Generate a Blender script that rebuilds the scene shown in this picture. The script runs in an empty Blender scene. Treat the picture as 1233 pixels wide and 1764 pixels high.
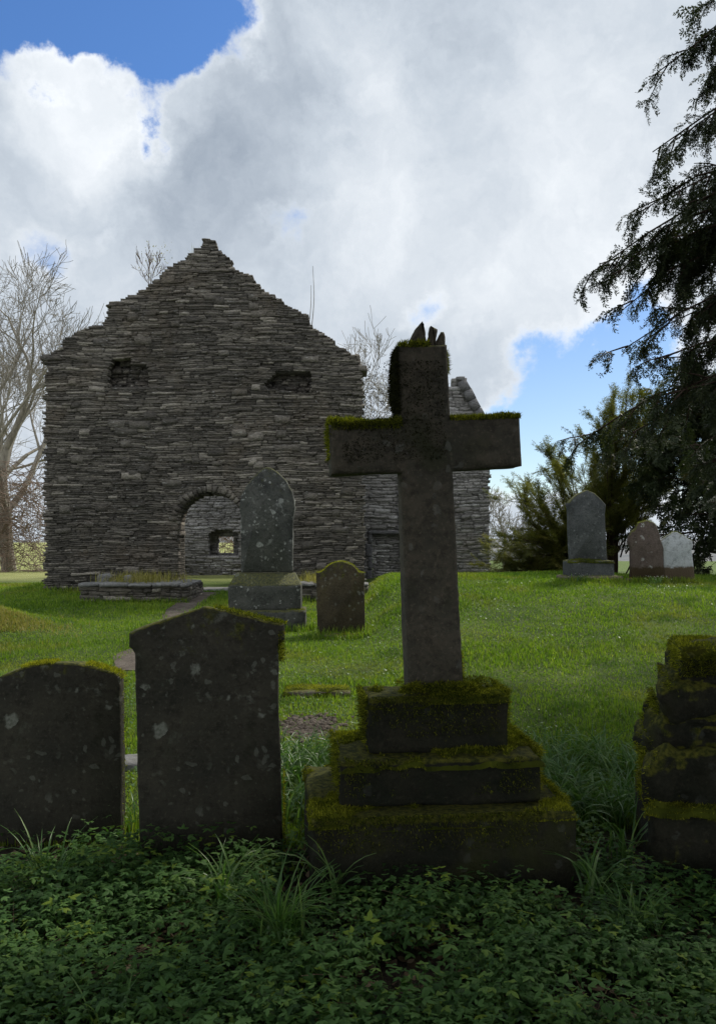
import bpy, math, random
import numpy as np
from mathutils import Vector, Matrix

R = math.radians
rng = np.random.default_rng(7)
rnd = random.Random(11)
SC = bpy.context.scene
COL = SC.collection
F, CX, HY, EYE = 1350.0, 616.5, 930.0, 1.6      # focal length in photo pixels, axis, horizon row, eye height


def wx(px, Y): return (px - CX) / F * Y
def wz(py, Y): return EYE - (py - HY) / F * Y


# ------------------------------------------------------------------ noise
class SinNoise:
    def __init__(s, seed, octaves=5, per=5):
        r = np.random.default_rng(seed)
        s.k, s.a, s.p = [], [], []
        for o in range(octaves):
            for _ in range(per):
                v = r.normal(size=3); v /= np.linalg.norm(v)
                s.k.append(v * (2.0 ** o) * r.uniform(.7, 1.4)); s.a.append(.6 ** o); s.p.append(r.uniform(0, 6.28))
        s.k, s.a, s.p = np.array(s.k), np.array(s.a), np.array(s.p)
        s.n = np.sqrt((s.a ** 2).sum() / 2)

    def __call__(s, P, f=1.0):
        P = np.atleast_2d(np.asarray(P, float)) * f
        return (np.sin(P @ s.k.T * 2.0 + s.p) * s.a).sum(1) / s.n / 2.2


NZ = SinNoise(3)
NZ2 = SinNoise(9, 4, 6)


def sstep(a, b, x):
    t = np.clip((np.asarray(x, float) - a) / (b - a), 0, 1)
    return t * t * (3 - 2 * t)


# ------------------------------------------------------------------ ground height
def gh(x, y):
    x = np.asarray(x, float); y = np.asarray(y, float)
    z = .05 * np.clip(y - 4.5, 0, 11.5)
    z = z * (1 - sstep(22, 45, y)) + .0
    # the grassy rise on the right
    b = np.where(y < 12.9, np.exp(-((y - 12.9) / 3.6) ** 2), np.exp(-((y - 12.9) / 5.0) ** 2))
    z = z + .47 * b * sstep(-.15, .75, x) * (1 - .10 * sstep(4, 7, x))
    # hummock at the far left
    z = z + .34 * np.exp(-(((x + 5.3) / .75) ** 2 + ((y - 10.9) / .8) ** 2))
    # land falls away to the right and behind the church
    z = z - 9 * sstep(26, 160, y) * sstep(-6, 12, x)
    P = np.stack([x.ravel(), y.ravel(), np.zeros(x.size)], 1)
    z = z + (.03 * NZ2(P, .5).reshape(x.shape) + .012 * NZ(P, 1.7).reshape(x.shape)) * sstep(1.0, 6.5, y) * (1 - sstep(14, 18, y) * .5)
    return z


def g1(x, y): return float(gh(np.array([x]), np.array([y]))[0])


# ------------------------------------------------------------------ mesh builder
class MB:
    def __init__(s): s.v, s.f, s.var, s.n = [], [], [], 0

    def add(s, V, faces, var=None):
        V = np.asarray(V, float).reshape(-1, 3)
        if isinstance(faces, np.ndarray): groups = [faces]
        else:
            d = {}
            for f in faces: d.setdefault(len(f), []).append(f)
            groups = [np.array(g) for g in d.values()]
        for g in groups:
            s.f.append(g + s.n)
            if var is None: vv = np.full(len(g), rng.random())
            elif np.ndim(var) == 0: vv = np.full(len(g), float(var))
            else: vv = np.asarray(var, float)
            s.var.append(vv)
        s.v.append(V); s.n += len(V)

    def build(s, name, material, parent=None, smooth=False):
        me = bpy.data.meshes.new(name)
        V = np.concatenate(s.v) if s.v else np.zeros((0, 3))
        me.vertices.add(len(V)); me.vertices.foreach_set('co', V.astype(np.float32).ravel())
        tot = np.concatenate([np.full(len(g), g.shape[1]) for g in s.f]).astype(np.int32)
        loops = np.concatenate([g.ravel() for g in s.f]).astype(np.int32)
        st = np.concatenate([[0], np.cumsum(tot)[:-1]]).astype(np.int32)
        me.loops.add(len(loops)); me.loops.foreach_set('vertex_index', loops)
        me.polygons.add(len(tot)); me.polygons.foreach_set('loop_start', st)
        me.polygons.foreach_set('loop_total', tot)
        if smooth: me.polygons.foreach_set('use_smooth', np.ones(len(tot), bool))
        at = me.attributes.new('var', 'FLOAT', 'FACE')
        at.data.foreach_set('value', np.concatenate(s.var).astype(np.float32))
        me.update(calc_edges=True); me.validate()
        me.materials.append(material)
        o = bpy.data.objects.new(name, me); COL.objects.link(o)
        if parent is not None: o.parent = parent
        return o


def tag(o, label=None, cat=None, group=None, kind=None):
    if label: o['label'] = label
    if cat: o['category'] = cat
    if group: o['group'] = group
    if kind: o['kind'] = kind
    return o


def empty(name, loc, label, cat, group=None, yaw=0):
    o = bpy.data.objects.new(name, None); COL.objects.link(o)
    o.location = loc; o.rotation_euler = (0, 0, yaw); o.empty_display_size = .2
    return tag(o, label, cat, group)


# ------------------------------------------------------------------ materials
def new_mat(name):
    m = bpy.data.materials.new(name); m.use_nodes = True
    nt = m.node_tree; nt.nodes.clear()
    out = nt.nodes.new('ShaderNodeOutputMaterial')
    b = nt.nodes.new('ShaderNodeBsdfPrincipled')
    nt.links.new(b.outputs[0], out.inputs[0])
    b.inputs['Specular IOR Level'].default_value = .25
    return m, nt, b, out


class NT:
    def __init__(s, nt): s.nt = nt

    def link(s, a, b): s.nt.links.new(a, b)

    def node(s, t, **kw):
        n = s.nt.nodes.new(t)
        for k, v in kw.items(): setattr(n, k, v)
        return n

    def noise(s, vec, scale, detail=5, rough=.6):
        n = s.node('ShaderNodeTexNoise'); n.inputs['Scale'].default_value = scale
        n.inputs['Detail'].default_value = detail; n.inputs['Roughness'].default_value = rough
        if vec is not None: s.link(vec, n.inputs['Vector'])
        return n.outputs['Fac']

    def vor(s, vec, scale, feature='F1'):
        n = s.node('ShaderNodeTexVoronoi', feature=feature); n.inputs['Scale'].default_value = scale
        s.link(vec, n.inputs['Vector']); return n

    def mr(s, val, a, b, c=0, d=1, smooth=True):
        n = s.node('ShaderNodeMapRange')
        if smooth: n.interpolation_type = 'SMOOTHSTEP'
        for i, x in enumerate((a, b, c, d)): n.inputs[i + 1].default_value = x
        s.link(val, n.inputs[0]); return n.outputs[0]

    def math(s, op, a, b=None, clamp=False):
        n = s.node('ShaderNodeMath', operation=op); n.use_clamp = clamp
        for i, x in enumerate((a, b)):
            if x is None: continue
            if isinstance(x, (int, float)): n.inputs[i].default_value = x
            else: s.link(x, n.inputs[i])
        return n.outputs[0]

    def mix(s, fac, a, b, mode='MIX'):
        n = s.node('ShaderNodeMix', data_type='RGBA', blend_type=mode)
        for idx, x in ((0, fac), (6, a), (7, b)):
            if isinstance(x, (int, float)): n.inputs[idx].default_value = x
            elif isinstance(x, tuple): n.inputs[idx].default_value = x if len(x) == 4 else (*x, 1)
            else: s.link(x, n.inputs[idx])
        return n.outputs[2]

    def attr(s, name='var'):
        n = s.node('ShaderNodeAttribute', attribute_name=name); return n.outputs['Fac']

    def bump(s, h, dist, strength=1.0):
        n = s.node('ShaderNodeBump'); n.inputs['Strength'].default_value = strength
        n.inputs['Distance'].default_value = dist; s.link(h, n.inputs['Height']); return n.outputs[0]

    def pos(s): return s.node('ShaderNodeNewGeometry').outputs['Position']
    def obj(s): return s.node('ShaderNodeTexCoord').outputs['Object']

    def nz(s):
        g = s.node('ShaderNodeNewGeometry'); sp = s.node('ShaderNodeSeparateXYZ')
        s.link(g.outputs['Normal'], sp.inputs[0]); return sp.outputs[2]

    def sepz(s, v, i=2):
        sp = s.node('ShaderNodeSeparateXYZ'); s.link(v, sp.inputs[0]); return sp.outputs[i]


def mat_masonry(name, c1, c2, c3, lich=.5):
    m, nt, b, out = new_mat(name); n = NT(nt)
    P = n.pos(); v = n.attr()
    mp = n.node('ShaderNodeMapping'); mp.inputs['Scale'].default_value = (1, 1, 2.6); n.link(P, mp.inputs[0])
    PS = mp.outputs[0]
    c = n.mix(n.mr(v, 0, 1), c1, c2)
    c = n.mix(n.mr(n.noise(P, .9, 4), .5, .72, 0, .75), c, c3)
    c = n.mix(n.mr(n.noise(P, .55, 5, .6), .35, .65, .55, 0), c, tuple(x * .55 for x in c1))
    c = n.mix(n.mr(v, .86, .95, 0, .6), c, tuple(min(.7, x * 1.55) for x in c2))
    c = n.mix(n.mr(n.noise(PS, 14, 6, .7), .35, .7, 0, .6), c, (.035, .036, .038))
    l = n.math('MULTIPLY', n.mr(n.noise(PS, 9, 6, .72), .56, .7), n.mr(n.noise(P, 1.6, 4), .38, .62, .15, 1))
    c = n.mix(n.math('MULTIPLY', l, lich), c, (.52, .52, .50))
    n.link(c, b.inputs['Base Color']); b.inputs['Roughness'].default_value = .85
    h = n.math('ADD', n.noise(PS, 16, 8, .75), n.math('MULTIPLY', n.noise(PS, 70, 4), .4))
    n.link(n.bump(h, .05, 1.0), b.inputs['Normal'])
    return m


def mat_stone(name, c1, c2, lich=(.30, .33, .30), lamt=.5, lscale=7, moss=.8, mossz=.35, tint=None, low=None, bump=.012, big=None):
    """weathered headstone: mottled stone, round lichen spots, moss where the face looks up"""
    m, nt, b, out = new_mat(name); n = NT(nt)
    P = n.obj(); v = n.attr()
    c = n.mix(n.mr(n.noise(P, 3.2, 6, .65), .35, .68), c1, c2)
    c = n.mix(n.mr(n.noise(P, 13, 7, .75), .44, .66, 0, .7), c, tuple(x * .38 for x in c1))
    c = n.mix(n.mr(n.noise(P, 45, 4, .7), .52, .72, 0, .5), c, tuple(min(.6, x * 1.7) for x in c2))
    if tint: c = n.mix(n.mr(n.noise(P, 1.7, 4), .52, .66, 0, .8), c, tint)
    # lichen: distorted voronoi spots, plus blotches
    dn = n.node('ShaderNodeTexNoise'); dn.inputs['Scale'].default_value = 9; dn.inputs['Detail'].default_value = 4
    n.link(P, dn.inputs['Vector'])
    dv = n.node('ShaderNodeVectorMath', operation='MULTIPLY_ADD')
    n.link(dn.outputs['Color'], dv.inputs[0]); dv.inputs[1].default_value = (.11, .11, .11); n.link(P, dv.inputs[2])
    vo = n.vor(dv.outputs[0], lscale)
    rad = n.mr(n.sepz(vo.outputs['Color'], 0), .40, 1.0, .0, .46, False)
    spot = n.mr(n.math('SUBTRACT', n.math('ADD', rad, n.math('MULTIPLY', n.math('SUBTRACT', n.noise(P, 50, 4, .7), .5), .35)), vo.outputs['Distance']), -.02, .08)
    patch = n.mr(n.noise(P, 2.4, 4), .44, .56)
    spot = n.math('MULTIPLY', n.math('MULTIPLY', spot, patch), n.mr(n.noise(P, 60, 3), .25, .55, .45, 1))
    c = n.mix(n.math('MULTIPLY', spot, lamt), c, lich)
    if big:   # larger pale crusts, mostly on the upper part
        d2 = n.node('ShaderNodeVectorMath', operation='MULTIPLY_ADD'); n.link(dn.outputs['Color'], d2.inputs[0]); d2.inputs[1].default_value = (.075, .075, .075); n.link(P, d2.inputs[2])
        v2 = n.vor(d2.outputs[0], big[0]); r2 = n.mr(n.sepz(v2.outputs['Color'], 1), .25, 1.0, .08, .44, False)
        s2 = n.mr(n.math('SUBTRACT', n.math('ADD', r2, n.math('MULTIPLY', n.math('SUBTRACT', n.noise(P, 24, 5, .7), .5), .30)), v2.outputs['Distance']), -.02, .07)
        s2 = n.math('MULTIPLY', s2, n.mr(n.math('ADD', n.sepz(P), n.math('MULTIPLY', n.math('SUBTRACT', n.noise(P, 3, 4), .5), 1.6)), big[1], big[1] + .35, .04, 1))
        s2 = n.math('MULTIPLY', s2, n.mr(n.noise(P, 38, 4, .7), .35, .6, .35, 1))
        bl = n.math('MULTIPLY', n.mr(n.noise(P, 7, 6, .7), .56, .66), n.mr(n.sepz(P), big[1] - .1, big[1] + .5, 0, .45))
        c = n.mix(bl, c, lich)
        c = n.mix(n.math('MULTIPLY', s2, big[2]), c, lich)
    if low:   # damp, algae-dark lower part with a ragged edge
        zz = n.math('ADD', n.sepz(P), n.math('MULTIPLY', n.math('SUBTRACT', n.noise(P, 7, 5), .5), low[1]))
        c = n.mix(n.mr(zz, low[0] - .03, low[0] + .03, 1, 0), c, low[2])
    mf = n.mr(n.math('ADD', n.nz(), n.math('MULTIPLY', n.math('SUBTRACT', n.noise(P, 11, 5, .7), .5), 1.3)), mossz, mossz + .25)
    mossc = n.mix(n.mr(n.noise(P, 40, 4), .35, .65), (.028, .036, .006), (.12, .12, .016))
    c = n.mix(n.math('MULTIPLY', mf, moss), c, mossc)
    n.link(c, b.inputs['Base Color']); b.inputs['Roughness'].default_value = .88
    h = n.math('ADD', n.noise(P, 30, 7, .72), n.math('MULTIPLY', n.noise(P, 6, 4), .8))
    n.link(n.bump(h, bump, .8), b.inputs['Normal'])
    return m


def mat_leaf(name, stops, rough=.5, trans=.3, spec=.35, tcol=None, patch=None):
    """foliage: colour picked per leaf from the 'var' attribute; a share of light passes through"""
    m, nt, b, out = new_mat(name); n = NT(nt)
    v = n.attr()
    cr = n.node('ShaderNodeValToRGB'); e = cr.color_ramp.elements
    e[0].position = 0; e[0].color = (*stops[0], 1); e[1].position = 1; e[1].color = (*stops[-1], 1)
    for i, s in enumerate(stops[1:-1]):
        x = e.new((i + 1) / (len(stops) - 1)); x.color = (*s, 1)
    n.link(v, cr.inputs[0]); c = cr.outputs[0]
    if patch:
        c = n.mix(n.mr(n.noise(n.pos(), patch[0], 4), .5, .7, 0, patch[2]), c, patch[1])
        if len(patch) > 3: c = n.mix(n.mr(n.noise(n.pos(), patch[3], 5, .65), .52, .68, 0, .75), c, patch[4])
    n.link(c, b.inputs['Base Color']); b.inputs['Roughness'].default_value = rough
    b.inputs['Specular IOR Level'].default_value = spec
    if trans > 0:
        t = n.node('ShaderNodeBsdfTranslucent'); n.link(n.mix(1.0, c, tcol or (1.5, 1.6, .7), 'MULTIPLY'), t.inputs[0])
        mx = n.node('ShaderNodeMixShader'); mx.inputs[0].default_value = trans
        n.link(b.outputs[0], mx.inputs[1]); n.link(t.outputs[0], mx.inputs[2]); n.link(mx.outputs[0], out.inputs[0])
    return m


def mat_bark(name, c1, c2, scale=9):
    m, nt, b, out = new_mat(name); n = NT(nt); P = n.pos()
    mp = n.node('ShaderNodeMapping'); mp.inputs['Scale'].default_value = (1, 1, .3); n.link(P, mp.inputs[0])
    k = n.noise(mp.outputs[0], scale, 6, .7)
    n.link(n.mix(n.mr(k, .35, .68), c1, c2), b.inputs['Base Color']); b.inputs['Roughness'].default_value = .9
    n.link(n.bump(k, .03), b.inputs['Normal'])
    return m


M = {}
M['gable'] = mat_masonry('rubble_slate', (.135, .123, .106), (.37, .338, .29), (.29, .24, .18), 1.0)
M['rear'] = mat_masonry('rubble_slate_lit', (.36, .35, .34), (.60, .58, .56), (.42, .38, .34), .7)  # gable slate lightened to make up for light the interior and wing lack
M['quoin'] = mat_masonry('dressed_slate', (.20, .20, .21), (.30, .30, .30), (.24, .23, .22), .5)
M['cross'] = mat_stone('cross_sandstone', (.054, .052, .040), (.108, .094, .070), lamt=.2, lscale=16, moss=.95, tint=(.030, .036, .016), mossz=.5)
M['steps'] = mat_stone('mossy_step_stone', (.013, .016, .009), (.034, .032, .021), lamt=.10, lscale=16, moss=1, tint=(.04, .046, .012), mossz=.2, bump=.03)
M['head'] = mat_stone('dark_headstone', (.034, .034, .026), (.066, .061, .045), lich=(.20, .215, .18), lamt=.4, lscale=22, moss=.9, tint=(.022, .026, .014), big=(7.5, .45, .95))
M['tall'] = mat_stone('grey_granite', (.058, .062, .057), (.105, .108, .098), lich=(.42, .44, .42), lamt=.6, lscale=18, moss=.6, tint=(.02, .022, .022), big=(6, .9, .75))
M['brownm'] = mat_stone('brown_mossy_stone', (.040, .034, .022), (.085, .068, .04), lamt=.35, lscale=16, moss=.95, tint=(.05, .045, .015), mossz=.3)
M['greyr'] = mat_stone('blue_grey_slate', (.060, .066, .069), (.115, .122, .124), lich=(.25, .27, .28), lamt=.5, lscale=16, moss=.8, tint=(.03, .034, .038))
M['brownr'] = mat_stone('red_brown_sandstone', (.092, .070, .060), (.135, .108, .093), lich=(.5, .52, .5), lamt=.7, lscale=9, moss=.9, low=(.26, .25, (.05, .036, .018)))
M['white'] = mat_stone('white_lichened_stone', (.40, .43, .46), (.52, .55, .58), lich=(.12, .13, .13), lamt=.7, lscale=9, moss=.5, low=(.27, .25, (.10, .075, .05)))
M['slab'] = mat_stone('flat_slab_stone', (.14, .14, .14), (.24, .24, .235), lamt=.4, moss=.35, mossz=.95)
M['slabm'] = mat_stone('mossy_slab_stone', (.10, .09, .07), (.17, .14, .10), lamt=.2, moss=.9, mossz=.7)
M['moss'] = mat_leaf('moss', [(.018, .026, .006), (.095, .115, .014), (.235, .25, .024), (.44, .43, .05)], .85, .35, .1, (1.4, 1.5, .5), (5, (.13, .11, .02), .3))
M['mossdark'] = mat_leaf('dark_moss', [(.012, .014, .006), (.028, .030, .010), (.05, .05, .014)], .85, .15, .1)
M['grass'] = mat_leaf('lawn_grass', [(.060, .120, .014), (.125, .22, .022), (.205, .295, .034), (.31, .35, .075)], .5, .42, .25, (1.4, 1.5, .6), (.75, (.22, .22, .05), .75, 1.9, (.045, .10, .018)))
M['strap'] = mat_leaf('strap_leaves', [(.045, .115, .026), (.085, .18, .042), (.15, .23, .085)], .36, .3, .4)
M['elder'] = mat_leaf('ground_elder_leaves', [(.020, .052, .014), (.052, .120, .030), (.100, .195, .055), (.17, .25, .035)], .55, .3, .14)
M['litter'] = mat_leaf('dead_leaves', [(.06, .042, .026), (.13, .088, .05), (.21, .16, .11)], .75, .1, .2)
M['weeds'] = mat_leaf('low_weeds', [(.045, .10, .022), (.075, .15, .035), (.12, .20, .06)], .42, .25, .4)
M['flower'] = mat_leaf('white_petals', [(.75, .75, .72), (.82, .82, .8)], .6, .2, .2, (1, 1, 1))
M['yew'] = mat_leaf('yew_needles', [(.016, .026, .011), (.030, .045, .018), (.050, .064, .024), (.085, .078, .028)], .55, .15, .3)
M['yewo'] = mat_leaf('olive_yew_needles', [(.055, .066, .018), (.10, .11, .028), (.16, .155, .04), (.20, .17, .05)], .6, .4, .25)
M['yewbark'] = mat_bark('yew_bark', (.035, .022, .016), (.075, .05, .038))
M['bark'] = mat_bark('grey_bark', (.17, .155, .13), (.31, .285, .24))
M['twig'] = mat_bark('brown_twigs', (.15, .11, .085), (.26, .20, .155))
M['dry'] = mat_leaf('dry_grass', [(.17, .17, .04), (.27, .25, .07), (.32, .28, .13)], .7, .3, .2)

# ground: turf over soil, paler pasture beyond the churchyard, bare leaf-mould under the ground cover
m, nt, b, out = new_mat('turf'); n = NT(nt); P = n.pos()
c = n.mix(n.mr(n.noise(P, 1.1, 5), .35, .65), (.055, .095, .016), (.12, .18, .03))
c = n.mix(n.mr(n.noise(P, 7, 5, .7), .5, .72, 0, .8), c, (.10, .10, .035))
c = n.mix(n.mr(n.noise(P, 40, 3), .4, .7, 0, .6), c, (.022, .04, .010))
soil = n.mix(n.mr(n.noise(P, 18, 6, .7), .35, .7), (.022, .016, .011), (.055, .04, .028))
yy = n.math('ADD', n.sepz(P, 1), n.math('MULTIPLY', n.math('SUBTRACT', n.noise(P, 2, 4), .5), .9))
c = n.mix(n.mr(yy, 4.0, 4.6), soil, c)
fld = n.mix(n.mr(n.noise(P, .35, 5), .35, .65), (.22, .25, .075), (.30, .31, .12))
c = n.mix(n.math('MULTIPLY', n.mr(n.sepz(P, 1), 18, 22), n.mr(n.sepz(P, 0), -5, 2, 1, 0)), c, fld)
n.link(c, b.inputs['Base Color']); b.inputs['Roughness'].default_value = .95
n.link(n.bump(n.noise(P, 35, 6, .7), .05), b.inputs['Normal'])
M['turf'] = m
m, nt, b, out = new_mat('earth_path'); n = NT(nt); P = n.pos()
c = n.mix(n.mr(n.noise(P, 6, 6, .7), .35, .68), (.10, .082, .068), (.18, .155, .13))
n.link(c, b.inputs['Base Color']); b.inputs['Roughness'].default_value = .95
n.link(n.bump(n.noise(P, 25, 6, .7), .06), b.inputs['Normal']); M['path'] = m
m, nt, b, out = new_mat('hazy_wooded_hill'); n = NT(nt); P = n.pos()
c = n.mix(n.mr(n.noise(P, .07, 6, .7), .35, .65), (.10, .115, .125), (.18, .18, .18))  # blue-grey of distance haze is put into the hill colour
n.link(c, b.inputs['Base Color']); b.inputs['Roughness'].default_value = 1; M['hill'] = m


# ------------------------------------------------------------------ shape helpers
def rough_box(mb, lo, hi, step=.04, r=.02, amp=.01, freq=6, seed=0, shear=0, var=None, noise=NZ):
    """a box of hewn stone: rounded arrises, noise-worn faces"""
    lo, hi = np.array(lo, float), np.array(hi, float); size = hi - lo
    nn = np.maximum(2, np.ceil(size / step).astype(int))
    verts, faces = {}, []
    V = []

    def vid(i, j, k):
        key = (i, j, k)
        if key not in verts:
            verts[key] = len(V); V.append(lo + size * np.array([i / nn[0], j / nn[1], k / nn[2]]))
        return verts[key]
    nx, ny, nz_ = nn
    for i in range(nx):
        for j in range(ny):
            faces.append((vid(i, j, 0), vid(i, j + 1, 0), vid(i + 1, j + 1, 0), vid(i + 1, j, 0)))
            faces.append((vid(i, j, nz_), vid(i + 1, j, nz_), vid(i + 1, j + 1, nz_), vid(i, j + 1, nz_)))
    for i in range(nx):
        for k in range(nz_):
            faces.append((vid(i, 0, k), vid(i + 1, 0, k), vid(i + 1, 0, k + 1), vid(i, 0, k + 1)))
            faces.append((vid(i, ny, k), vid(i, ny, k + 1), vid(i + 1, ny, k + 1), vid(i + 1, ny, k)))
    for j in range(ny):
        for k in range(nz_):
            faces.append((vid(0, j, k), vid(0, j, k + 1), vid(0, j + 1, k + 1), vid(0, j + 1, k)))
            faces.append((vid(nx, j, k), vid(nx, j + 1, k), vid(nx, j + 1, k + 1), vid(nx, j, k + 1)))
    V = np.array(V)
    q = np.clip(V, lo + r, hi - r); d = V - q
    L = np.linalg.norm(d, axis=1, keepdims=True); nrm = d / np.maximum(L, 1e-6)
    off = np.array([seed * 3.7, seed * 1.3, seed * 2.1])
    V = q + nrm * (r + amp * noise(V + off, freq)[:, None])
    if shear: V = np.stack([V[:, 0] - V[:, 2] * shear, V[:, 1], V[:, 2] + V[:, 0] * shear], 1)
    mb.add(V, np.array(faces), var)


def resample(pts, step):
    out = []
    for i in range(len(pts)):
        a, b = np.array(pts[i], float), np.array(pts[(i + 1) % len(pts)], float)
        k = max(1, int(round(np.linalg.norm(b - a) / step)))
        for t in range(k): out.append(a + (b - a) * t / k)
    return np.array(out)


def smooth_curve(pts, it=2):
    """Chaikin on an open polyline, ends kept"""
    p = [np.array(q, float) for q in pts]
    for _ in range(it):
        o = [p[0]]
        for a, b in zip(p[:-1], p[1:]): o += [a * .75 + b * .25, a * .25 + b * .75]
        o.append(p[-1]); p = o
    return [tuple(x) for x in p]


def slab(mb, outline, t, bevel=.012, amp=.004, step=.03, freq=9, seed=0, roll=0.0, pivot=(0, 0), var=None):
    """upright slab: outline in x,z (counter-clockwise from the front), front face at y=0, back at y=t"""
    o = resample(outline, step); N = len(o)
    d = np.roll(o, -1, 0) - np.roll(o, 1, 0); d /= np.maximum(np.linalg.norm(d, axis=1, keepdims=True), 1e-9)
    nr = np.stack([d[:, 1], -d[:, 0]], 1)
    ys = [0, bevel, t * .35, t * .65, t - bevel, t]; ins = [bevel, 0, 0, 0, 0, bevel]
    V = []
    for y, i in zip(ys, ins):
        p = o - nr * i
        P3 = np.stack([p[:, 0], np.full(N, y), p[:, 1]], 1)
        w = NZ(P3 + seed * 2.3, freq)[:, None]
        p = p + nr * w * amp
        V.append(np.stack([p[:, 0], np.full(N, y) + (w[:, 0] * amp * .4 if 0 < y < t else 0), p[:, 1]], 1))
    V = np.concatenate(V)
    cr, sr = math.cos(roll), math.sin(roll)
    x, z = V[:, 0] - pivot[0], V[:, 2] - pivot[1]
    V = np.stack([pivot[0] + x * cr - z * sr, V[:, 1], pivot[1] + x * sr + z * cr], 1)
    F_ = []
    for k in range(5):
        for i in range(N):
            j = (i + 1) % N
            F_.append((k * N + i, (k + 1) * N + i, (k + 1) * N + j, k * N + j))
    F_.append(tuple(range(N))); F_.append(tuple(5 * N + i for i in reversed(range(N))))
    mb.add(V, F_, var)


def tube(mb, pts, rads, sides=5, var=None):
    pts = np.asarray(pts, float); n = len(pts)
    d = np.gradient(pts, axis=0); d /= np.maximum(np.linalg.norm(d, axis=1, keepdims=True), 1e-9)
    up = np.where(np.abs(d[:, 2:3]) < .9, np.array([[0, 0, 1.]]), np.array([[1., 0, 0]]))
    if not (np.abs(d[:, 2]) < .9).all(): up = np.tile([[1., .01, 0]], (n, 1))
    a = np.cross(d, up); a /= np.maximum(np.linalg.norm(a, axis=1, keepdims=True), 1e-9); b = np.cross(d, a)
    an = np.arange(sides) * 2 * math.pi / sides
    V = pts[:, None, :] + np.asarray(rads)[:, None, None] * (np.cos(an)[None, :, None] * a[:, None, :] + np.sin(an)[None, :, None] * b[:, None, :])
    i = np.arange(n - 1)[:, None] * sides; j = np.arange(sides)[None, :]; jn = (j + 1) % sides
    f = np.stack([i + j, i + jn, i + sides + jn, i + sides + j], -1).reshape(-1, 4)
    mb.add(V.reshape(-1, 3), f, var)


def scatter(mb, tv, tf, mats, locs, var):
    """numpy copies of one template (leaf, blade, spray) inside ONE foliage mesh"""
    K = len(locs); n = len(tv)
    V = np.einsum('kij,nj->kni', mats, tv) + np.asarray(locs)[:, None, :]
    f = (tf[None] + (np.arange(K) * n)[:, None, None]).reshape(-1, tf.shape[1])
    var = np.asarray(var)
    vv = np.repeat(var, len(tf)) if var.ndim == 1 else var.reshape(-1)
    mb.add(V.reshape(-1, 3), f, vv)


def rotz(a):
    c, s = np.cos(a), np.sin(a); o = np.zeros_like(a); i = np.ones_like(a)
    return np.stack([np.stack([c, -s, o], -1), np.stack([s, c, o], -1), np.stack([o, o, i], -1)], -2)


def rotx(a):
    c, s = np.cos(a), np.sin(a); o = np.zeros_like(a); i = np.ones_like(a)
    return np.stack([np.stack([i, o, o], -1), np.stack([o, c, -s], -1), np.stack([o, s, c], -1)], -2)


def frames(dirs, roll):
    """rotation matrices taking +Y to dirs"""
    d = dirs / np.linalg.norm(dirs, axis=1, keepdims=True)
    up = np.tile([[0., 0, 1]], (len(d), 1)); up[np.abs(d[:, 2]) > .95] = (1, 0, 0)
    x = np.cross(d, up); x /= np.linalg.norm(x, axis=1, keepdims=True); z = np.cross(x, d)
    c, s = np.cos(roll)[:, None], np.sin(roll)[:, None]
    return np.stack([x * c + z * s, d, z * c - x * s], -1)


BLADE_V = np.array([[-.5, 0, 0], [.5, 0, 0], [.38, .10, .55], [-.38, .10, .55], [.04, .38, 1], [-.04, .38, 1]])
BLADE_F = np.array([[0, 1, 2, 3], [3, 2, 4, 5]])
SPIKE_V = np.array([[-.5, 0, 0], [.5, 0, 0], [0.02, .12, 1], [-.02, .12, 1]])
SPIKE_F = np.array([[0, 1, 2, 3]])


def blades(mb, P, h, w, var, lean=.35, tv=BLADE_V, tf=BLADE_F):
    K = len(P)
    S = np.zeros((K, 3, 3)); S[:, 0, 0] = w; S[:, 1, 1] = h; S[:, 2, 2] = h
    Mx = rotz(rng.uniform(0, 6.28, K)) @ rotx(-rng.normal(0, lean, K)) @ S
    scatter(mb, tv, tf, Mx, P, var)


def spikes(mb, P, Nn, h, w, var, spread=.6):
    """moss: little spikes along the surface normal"""
    K = len(P)
    d = Nn + rng.normal(0, spread, (K, 3)); d /= np.linalg.norm(d, axis=1, keepdims=True)
    fr = frames(d, rng.uniform(0, 6.28, K))
    S = np.zeros((K, 3, 3)); S[:, 0, 0] = w; S[:, 2, 1] = .3 * h; S[:, 1, 2] = h
    scatter(mb, SPIKE_V, SPIKE_F, fr @ S, P, var)


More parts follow.
